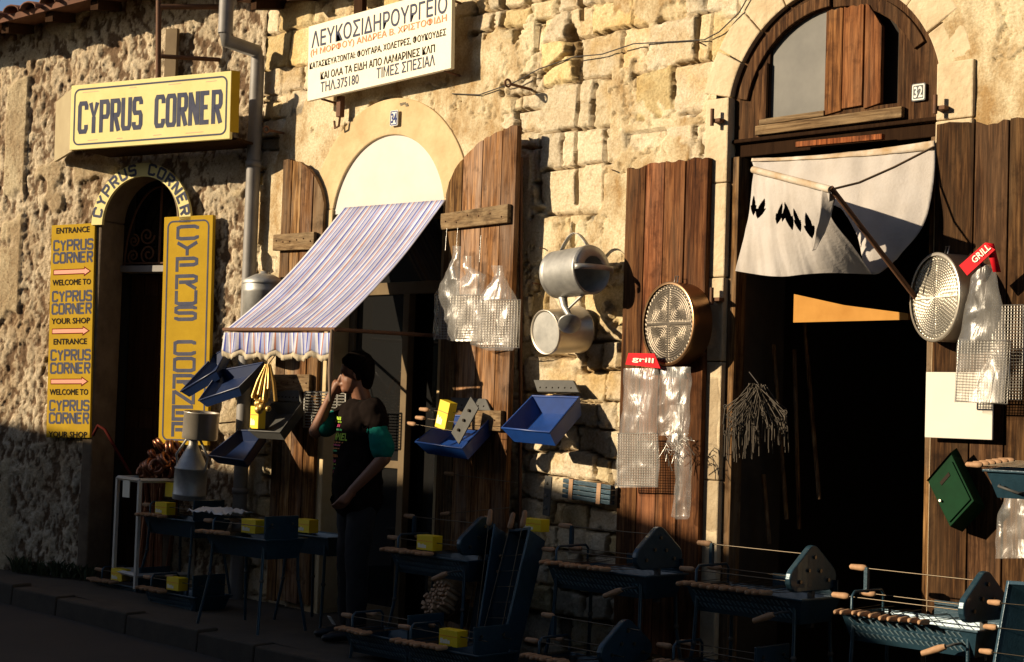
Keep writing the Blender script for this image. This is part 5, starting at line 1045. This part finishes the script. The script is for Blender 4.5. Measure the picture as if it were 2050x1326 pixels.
# loose spits hung on the brown shutter and in the blue tray
for (x0, y0, x1, y1, d, lab) in ((908, 950, 1036, 967, .20, 'spit hanging level on brown shutter, the upper of two'), (900, 1028, 1025, 1016, .24, 'bright spit lying almost level on brown shutter, the lower of two')):
    a, b = W(x0, y0, d), W(x1, y1, d); m_ = (b-a).to_track_quat('Y', 'Z').to_matrix().to_4x4(); m_.translation = a; o = put(SP, SPU, m_ @ Matrix.Scale((b-a).length/.62, 4), lab, 'loose spits on the brown shutter')
for (x0, y0, x1, y1, d) in ((858, 821, 960, 832, .36), (832, 850, 925, 866, .42), (850, 838, 950, 850, .39)):
    a, b = W(x0, y0, d), W(x1, y1, d); m_ = (b-a).to_track_quat('Y', 'Z').to_matrix().to_4x4(); m_.translation = a; put(SK, SKU, m_, 'wooden-handled skewer lying in the blue tray on brown shutter', 'skewers in the blue tray')
BOX(Matrix.Translation(W(870, 854, .40)) @ Matrix.Rotation(R_(14), 4, 'Y'), 'upright yellow carton in the blue tray on brown shutter', .09, .06, .165)
BOX(Matrix.Translation(W(500, 858, .38)), 'upright yellow carton in the grey tray under the awning', .09, .06, .15)
# bundle of handles in a basket
c = W(872, 1195, .62); hb = thing('handle_bundle', 'round bundle of wooden skewer handles standing below the man-side barbecue', 'skewer bundle', c); axd = Vector((-.05, -.85, .45)).normalized(); X_ = axd.orthogonal().normalized(); Y_ = axd.cross(X_)
h0 = None
for i in range(64):
    r = .105*math.sqrt((i+.5)/64); a = i*2.39996; o_ = X_*(r*math.cos(a))+Y_*(r*math.sin(a))*.8; s_ = c+o_+axd*random.uniform(-.015, .02)
    if h0 is None: h0 = part('handle', MB().tube([c-axd*.09, c-axd*.03, c], [.009, .0120, .009], 8), 'handle_wood', hb)
    else: q = h0.copy(); COL.objects.link(q); q.parent = hb; q.location = s_-c
h0.location = X_*.004
part('rods', MB().tube([c-axd*.08, c-axd*.40], [.08, .05], 12), 'pewter', hb); part('band', MB().tube([c-axd*.10, c-axd*.13], .095, 16), 'rust', hb)
# ------------------------------------------------------------------ white stand with copper ware
a = L(228, 1140, .16); b = L(272, 1152, .36); zf = gz(a.x)+.02; a.z = b.z = zf; ex = (b-a); wd_ = ex.length; dr_ = (L(345, 1140, .14)-b); dr_.z = 0; dr_ = dr_-ex.normalized()*dr_.dot(ex.normalized()); Dn = dr_.normalized()*.42; ht = L(272, 962, .36).z-zf
ws = thing('white_stand', 'white painted open metal stand before the small arched doorway', 'stand', a)
cs = [a, b, b+Dn, a+Dn]
def bar(mb, p, q, r=.013): mb.tube([p, q], r*1.3, 4, smooth=False)
for p in cs: mb = MB(); bar(mb, p, p+Vector((0, 0, ht))); part('post', mb, 'white_paint', ws)
for z in (ht, .09): 
    mb = MB()
    for i in range(4): bar(mb, cs[i]+Vector((0, 0, z)), cs[(i+1) % 4]+Vector((0, 0, z)))
    part('rail_frame', mb, 'white_paint', ws)
mb = MB(); mb.hexa([p+Vector((0, 0, .085)) for p in cs]+[p+Vector((0, 0, .097)) for p in cs]); part('shelf', mb, 'white_paint', ws)
for t, w2 in ((.45, .06),): part('price_card', MB(Matrix.Translation(a.lerp(b, .35)+Vector((0, -.02, ht-.13)))).box(0, .09, 0, .004, 0, .12), 'card_print', ws)
part('price_card', MB(Matrix.Translation(b+Dn*.5+Vector((0, -.02, ht-.11)))).box(0, .12, 0, .004, 0, .10), 'yellow_card', ws)
cc = (cs[0]+cs[2])/2+Vector((0, 0, ht+.06)); hoop = None
for i in range(26):
    r = random.uniform(.032, .055); hx_ = random.uniform(-.19, .22); T = Matrix.Translation(cc+Vector((hx_, random.uniform(-.09, .09), random.uniform(-.03, .03)+(random.random()*.20)*math.exp(-((hx_-.06)/.12)**2)))) @ Matrix.Rotation(random.uniform(0, PI), 4, 'Z') @ Matrix.Rotation(random.uniform(.9, 1.57), 4, 'X')
    if hoop is None:
        hoop = thing('copper_coil', 'copper coloured coil in the heap on the white stand', 'coil', (0, 0, 0), 'copper coils heaped on the white stand'); pts = [(.075*math.cos(t), .075*math.sin(t), .045*t/(2*PI)) for t in [k*2*PI/14 for k in range(24)]]
        part('tube', MB().tube(pts, .026, 8), 'copper', hoop); o = hoop
    else: o = dup(hoop)
    o.matrix_world = T @ Matrix.Scale(r/.075, 4)
strip0 = None
for i in range(9):
    p = (cs[0]+cs[2])/2+Vector((random.uniform(-.15, .17), random.uniform(-.08, .08), .11)); q = p+Vector((random.uniform(-.10, .10), random.uniform(-.05, .05), ht-.05)); 
    solo('copper_strip', MB().tube([p, p.lerp(q, .5)+Vector((random.uniform(-.05, .05), 0, 0)), q], .016, 7, flat=.5), 'copper', 'dull copper strip hanging inside the white stand', 'strip', p, 'copper strips inside the white stand')
solo('red_pipe', MB().tube([L(186, 872, .12), L(196, 852, .12), L(210, 860, .13), L(235, 905, .16), L(262, 950, .18)], .011, 8), 'shaded_hose_red', 'thin dark red bent tube beside the entrance board foot', 'tube', L(210, 860, .13))
# crumpled bag on the left table
c = W(440, 1028, .80); P = [[c+Vector((-.19+.38*i/14, -.12+.24*j/14, .03*math.exp(-((i-7)/5)**2-((j-7)/5)**2)+.045*abs(mnoise.noise(Vector((i*.55, j*.55, 3)))))) for j in range(15)] for i in range(15)]
solo('crumpled_bag', MB().grid(P), 'white_bag', 'crumpled white plastic bag lying on the tall barbecue left of the man', 'plastic bag', c, solid=.002)
# ------------------------------------------------------------------ the man
def blob(mb, items):
    for it in items:
        p, q, r0, r1 = Vector(it[0]), Vector(it[1]), it[2], it[3]; n_ = max(2, int((q-p).length/(min(r0, r1)*.35))+1)
        for i in range(n_+1):
            t = i/n_; r = r0+(r1-r0)*t; sc = it[4] if len(it) > 4 else (1, 1, 1); mb.sphere(p.lerp(q, t), (r*sc[0], r*sc[1], r*sc[2]), 14, 9)
    return mb
def skin_part(name, items, mat, parent, T, vox, sm=6, post=None, disp=0.):
    mb = blob(MB(), items); me = mesh_from(mb, name, mat, Vector()); o = bpy.data.objects.new(name, me); COL.objects.link(o)
    r = o.modifiers.new('r', 'REMESH'); r.mode = 'VOXEL'; r.voxel_size = vox; r.use_smooth_shade = True; s_ = o.modifiers.new('s', 'SMOOTH'); s_.iterations = sm; s_.factor = .5
    dg = bpy.context.evaluated_depsgraph_get(); me2 = bpy.data.meshes.new_from_object(o.evaluated_get(dg)); COL.objects.unlink(o); bpy.data.objects.remove(o)
    if post: post(me2)
    for v in me2.vertices:
        if disp: v.co += v.normal*disp*mnoise.fractal(v.co*9, 1, 2, 3)
    me2.transform(T); me2.transform(Matrix.Translation(-LOC[parent.name])); me2.materials.clear(); me2.materials.append(MAT[mat]); me2.polygons.foreach_set('use_smooth', [True]*len(me2.polygons))
    o = bpy.data.objects.new(name, me2); COL.objects.link(o); o.parent = parent; LOC[o.name] = LOC[parent.name]; return o
mp = W(716, 1000, .50); MX, MY = mp.x, -.50; MZ = gz(MX)
man = thing('person', 'dark-haired person in black and teal T-shirt, hand raised to mouth', 'person', (MX, MY, MZ))
# local frame: +y forward (chest), +x the person's right, z up
TB = Matrix.Translation((MX, MY, MZ)) @ Matrix.Rotation(R_(252)-PI/2, 4, 'Z')
hy = R_(-22)                                                      # the head turns further to his right
def hd(p): v = Matrix.Rotation(hy, 3, 'Z') @ Matrix.Rotation(R_(-4), 3, 'X') @ Vector(p); return v*.94+Vector((0, .045, 1.59))
HEADI = [(hd((0, -.015, .03)), hd((0, .0, .04)), .083, .083, (.92, 1.08, 1.05)), (hd((0, .02, -.03)), hd((0, .035, -.065)), .066, .050, (.95, 1, 1)), (hd((0, .060, -.085)), hd((0, .068, -.088)), .028, .026),
         (hd((0, .088, .012)), hd((0, .104, -.030)), .009, .014), (hd((0, .085, -.055)), hd((0, .088, -.058)), .017, .016, (1.3, 1, .6)), (hd((-.03, .076, .030)), hd((.03, .076, .030)), .017, .017, (1, 1, .7)),
         (hd((.078, .0, .0)), hd((.080, -.006, -.02)), .018, .012, (.4, 1, 1.3)), (hd((-.078, .0, .0)), hd((-.080, -.006, -.02)), .018, .012, (.4, 1, 1.3)), (hd((0, -.01, -.05)), (0, -.02, 1.40), .056, .060)]
shR, shL = Vector((.185, .0, 1.375)), Vector((-.185, -.01, 1.375))
elR = shR+Vector((.05, .20, -.135)); haR = hd((.035, .135, -.075))
elL = shL+Vector((-.085, -.04, -.275)); haL = Vector((-.155, .10, .90))
ARM = [(shR, elR, .050, .042), (elR, haR.lerp(elR, .16), .043, .027), (shL, elL, .050, .042), (elL, haL, .043, .028)]
def hand(w, d, up, side, curl):   # palm plus four bent fingers and a thumb
    w = Vector(w); d = Vector(d).normalized(); side = Vector(side).normalized(); up = d.cross(side).normalized()*up; it = [(w, w+d*.075, .026, .030, (1, 1, .9))]
    for i, (o_, l_) in enumerate(((-.030, .072), (-.010, .080), (.011, .075), (.030, .058))):
        b_ = w+d*.085+side*o_; m1 = b_+(d*math.cos(curl)+up*math.sin(curl))*l_*.5; m2_ = m1+(d*math.cos(curl*2.1)+up*math.sin(curl*2.1))*l_*.5; it += [(w+d*.05+side*o_*.8, b_, .012, .0105), (b_, m1, .0105, .0095), (m1, m2_, .0095, .0080)]
    t0 = w+d*.025-side*.028; t1 = t0+(d*.6-side*.6+up*.5).normalized()*.045; it += [(t0, t1, .013, .011), (t1, t1+(d*.8+up*.6).normalized()*.032, .011, .009)]; return it
wr = haR.lerp(elR, .16); HR = hand(wr, (haR-wr)+Vector((-.03, -.03, .06)), -1, (0.6, .5, .2), .75)
HL = hand(haL, Vector((.03, .06, -.09)), 1, (.1, 1, .2), .4)
skin_part('body', HEADI+ARM+HR+HL, 'skin', man, TB, .0062, 4)
HAIR = [(hd((0, -.033, .054)), hd((0, -.010, .066)), .090, .086, (.98, 1.04, 1.0)), (hd((0, -.065, .0)), hd((0, -.062, -.045)), .070, .056, (1.05, .8, 1)), (hd((-.03, .052, .098)), hd((.03, .052, .098)), .026, .026, (1.2, 1, .9)), (hd((.072, -.02, .03)), hd((.070, -.02, -.010)), .024, .018, (.6, 1.4, 1.5)), (hd((-.072, -.02, .03)), hd((-.070, -.02, -.010)), .024, .018, (.6, 1.4, 1.5))]
skin_part('hair', HAIR, 'hair', man, TB, .007, 2, disp=.009)
eyes = MB(TB)
for s_ in (-1, 1): eyes.sphere(hd((s_*.031, .082, .018)), (.010, .006, .005), 10, 6)
part('eyes', eyes, 'shoe', man)
SHIRT = [((.0, -.01, 1.40), (0, -.015, 1.33), .085, .120, (1.25, .95, .75)), ((-.10, -.01, 1.355), (.10, -.01, 1.355), .088, .088, (1, 1, .9)), (shL.lerp(elL, -.08), shL.lerp(elL, .26), .070, .072), (shR.lerp(elR, -.08), shR.lerp(elR, .26), .068, .068), ((0, -.0, 1.30), (0, .01, 1.10), .158, .158, (1.22, .90, 1)), ((0, .01, 1.10), (0, .01, .93), .158, .162, (1.2, .92, 1)), ((0, .01, .93), (0, .005, .84), .162, .165, (1.2, .92, .8))]
shirt = skin_part('shirt', SHIRT, 'black_cloth', man, TB, .010, 6, disp=.020)
SLV = [(shR.lerp(elR, .20), shR.lerp(elR, .72), .054, .074)]
skin_part('sleeve', SLV, 'teal_cloth', man, TB, .009, 5, disp=.008); skin_part('sleeve', [(shL.lerp(elL, .18), shL.lerp(elL, .70), .054, .074), (shL.lerp(elL, .70), shL.lerp(elL, .80), .074, .073)], 'teal_cloth', man, TB, .008, 4, disp=.014)
T_ = TB @ Matrix.Translation((0, -.008, 1.435)) @ Matrix.Rotation(R_(-14), 4, 'X'); part('collar', MB(T_).lathe([(.066, .010), (.078, .010), (.090, -.012), (.080, -.020)], 28), 'teal_cloth', man)
TRO = [((0, .0, .92), (0, .0, .84), .140, .145, (1.2, .88, .9)), ((.085, .0, .86), (.095, .01, .50), .100, .075), ((.095, .01, .50), (.10, -.01, .10), .075, .062), ((-.085, .0, .86), (-.10, .03, .50), .100, .075), ((-.10, .03, .50), (-.10, .02, .10), .075, .062)]
skin_part('trousers', TRO, 'trousers', man, TB, .011, 6, disp=.010)
for x, y in ((.105, .0), (-.105, .03)): skin_part('shoe', [((x, y-.04, .045), (x, y+.14, .035), .045, .038, (1, 1, .85)), ((x, y+.14, .03), (x, y+.18, .028), .036, .030, (1, 1, .8)), ((x, y-.02, .06), (x, y-.02, .10), .042, .04)], 'shoe', man, TB, .008, 4)
part('shoe_tag', MB(TB @ Matrix.Translation((.105, .10, .10)) @ Matrix.Rotation(R_(-35), 4, 'X')).box(-.03, .03, -.004, .0, -.03, .03), 'sock_white', man)
bm = bmesh.new(); bm.from_mesh(shirt.data); bm.transform(Matrix.Translation(LOC[man.name])); bvh = BVHTree.FromBMesh(bm); fw = (TB.to_3x3() @ Vector((0, 1, 0)))
def onshirt(p):
    h = bvh.ray_cast(p+fw*.5, -fw); return (h[0]+fw*.004) if h[0] else p
T_ = TB @ Matrix.Rotation(PI, 4, 'Z')
text('shirt_print', 'CAMEL', 'ink_lime', man, T_ @ Matrix.Translation((-.10, -.3, 1.195)), w=.20, h=.042, bold=.02, depth=0, proj=onshirt)
for mt, rows in (('ink_lime', ((1.315, .11, .022), (1.300, .12, .010), (1.045, .10, .008))), ('ink_pink', ((1.275, .10, .018), (1.160, .15, .012), (1.060, .08, .016), (.995, .07, .022))), ('ink_green', ((1.252, .13, .012), (1.125, .13, .012), (1.020, .10, .010))), ('ink_orange', ((1.178, .16, .008), (1.092, .12, .018), (1.142, .14, .008)))):
    mb = MB(T_ @ Matrix.Translation((-.10, -.3, 0)))                # rows of small illegible marks
    for z, w, h in rows:
        x = 0
        while x < w: l_ = random.uniform(.006, .016); mb.add([(x, 0, z+random.uniform(0, .002)), (x+l_, 0, z), (x+l_*.9, 0, z+h), (x+.002, 0, z+h*random.uniform(.6, 1))], [(0, 1, 2, 3)]); x += l_+random.choice([.003, .003, .009])
    mb.v = [onshirt(p) for p in mb.v]; part('shirt_print', mb, mt, man)
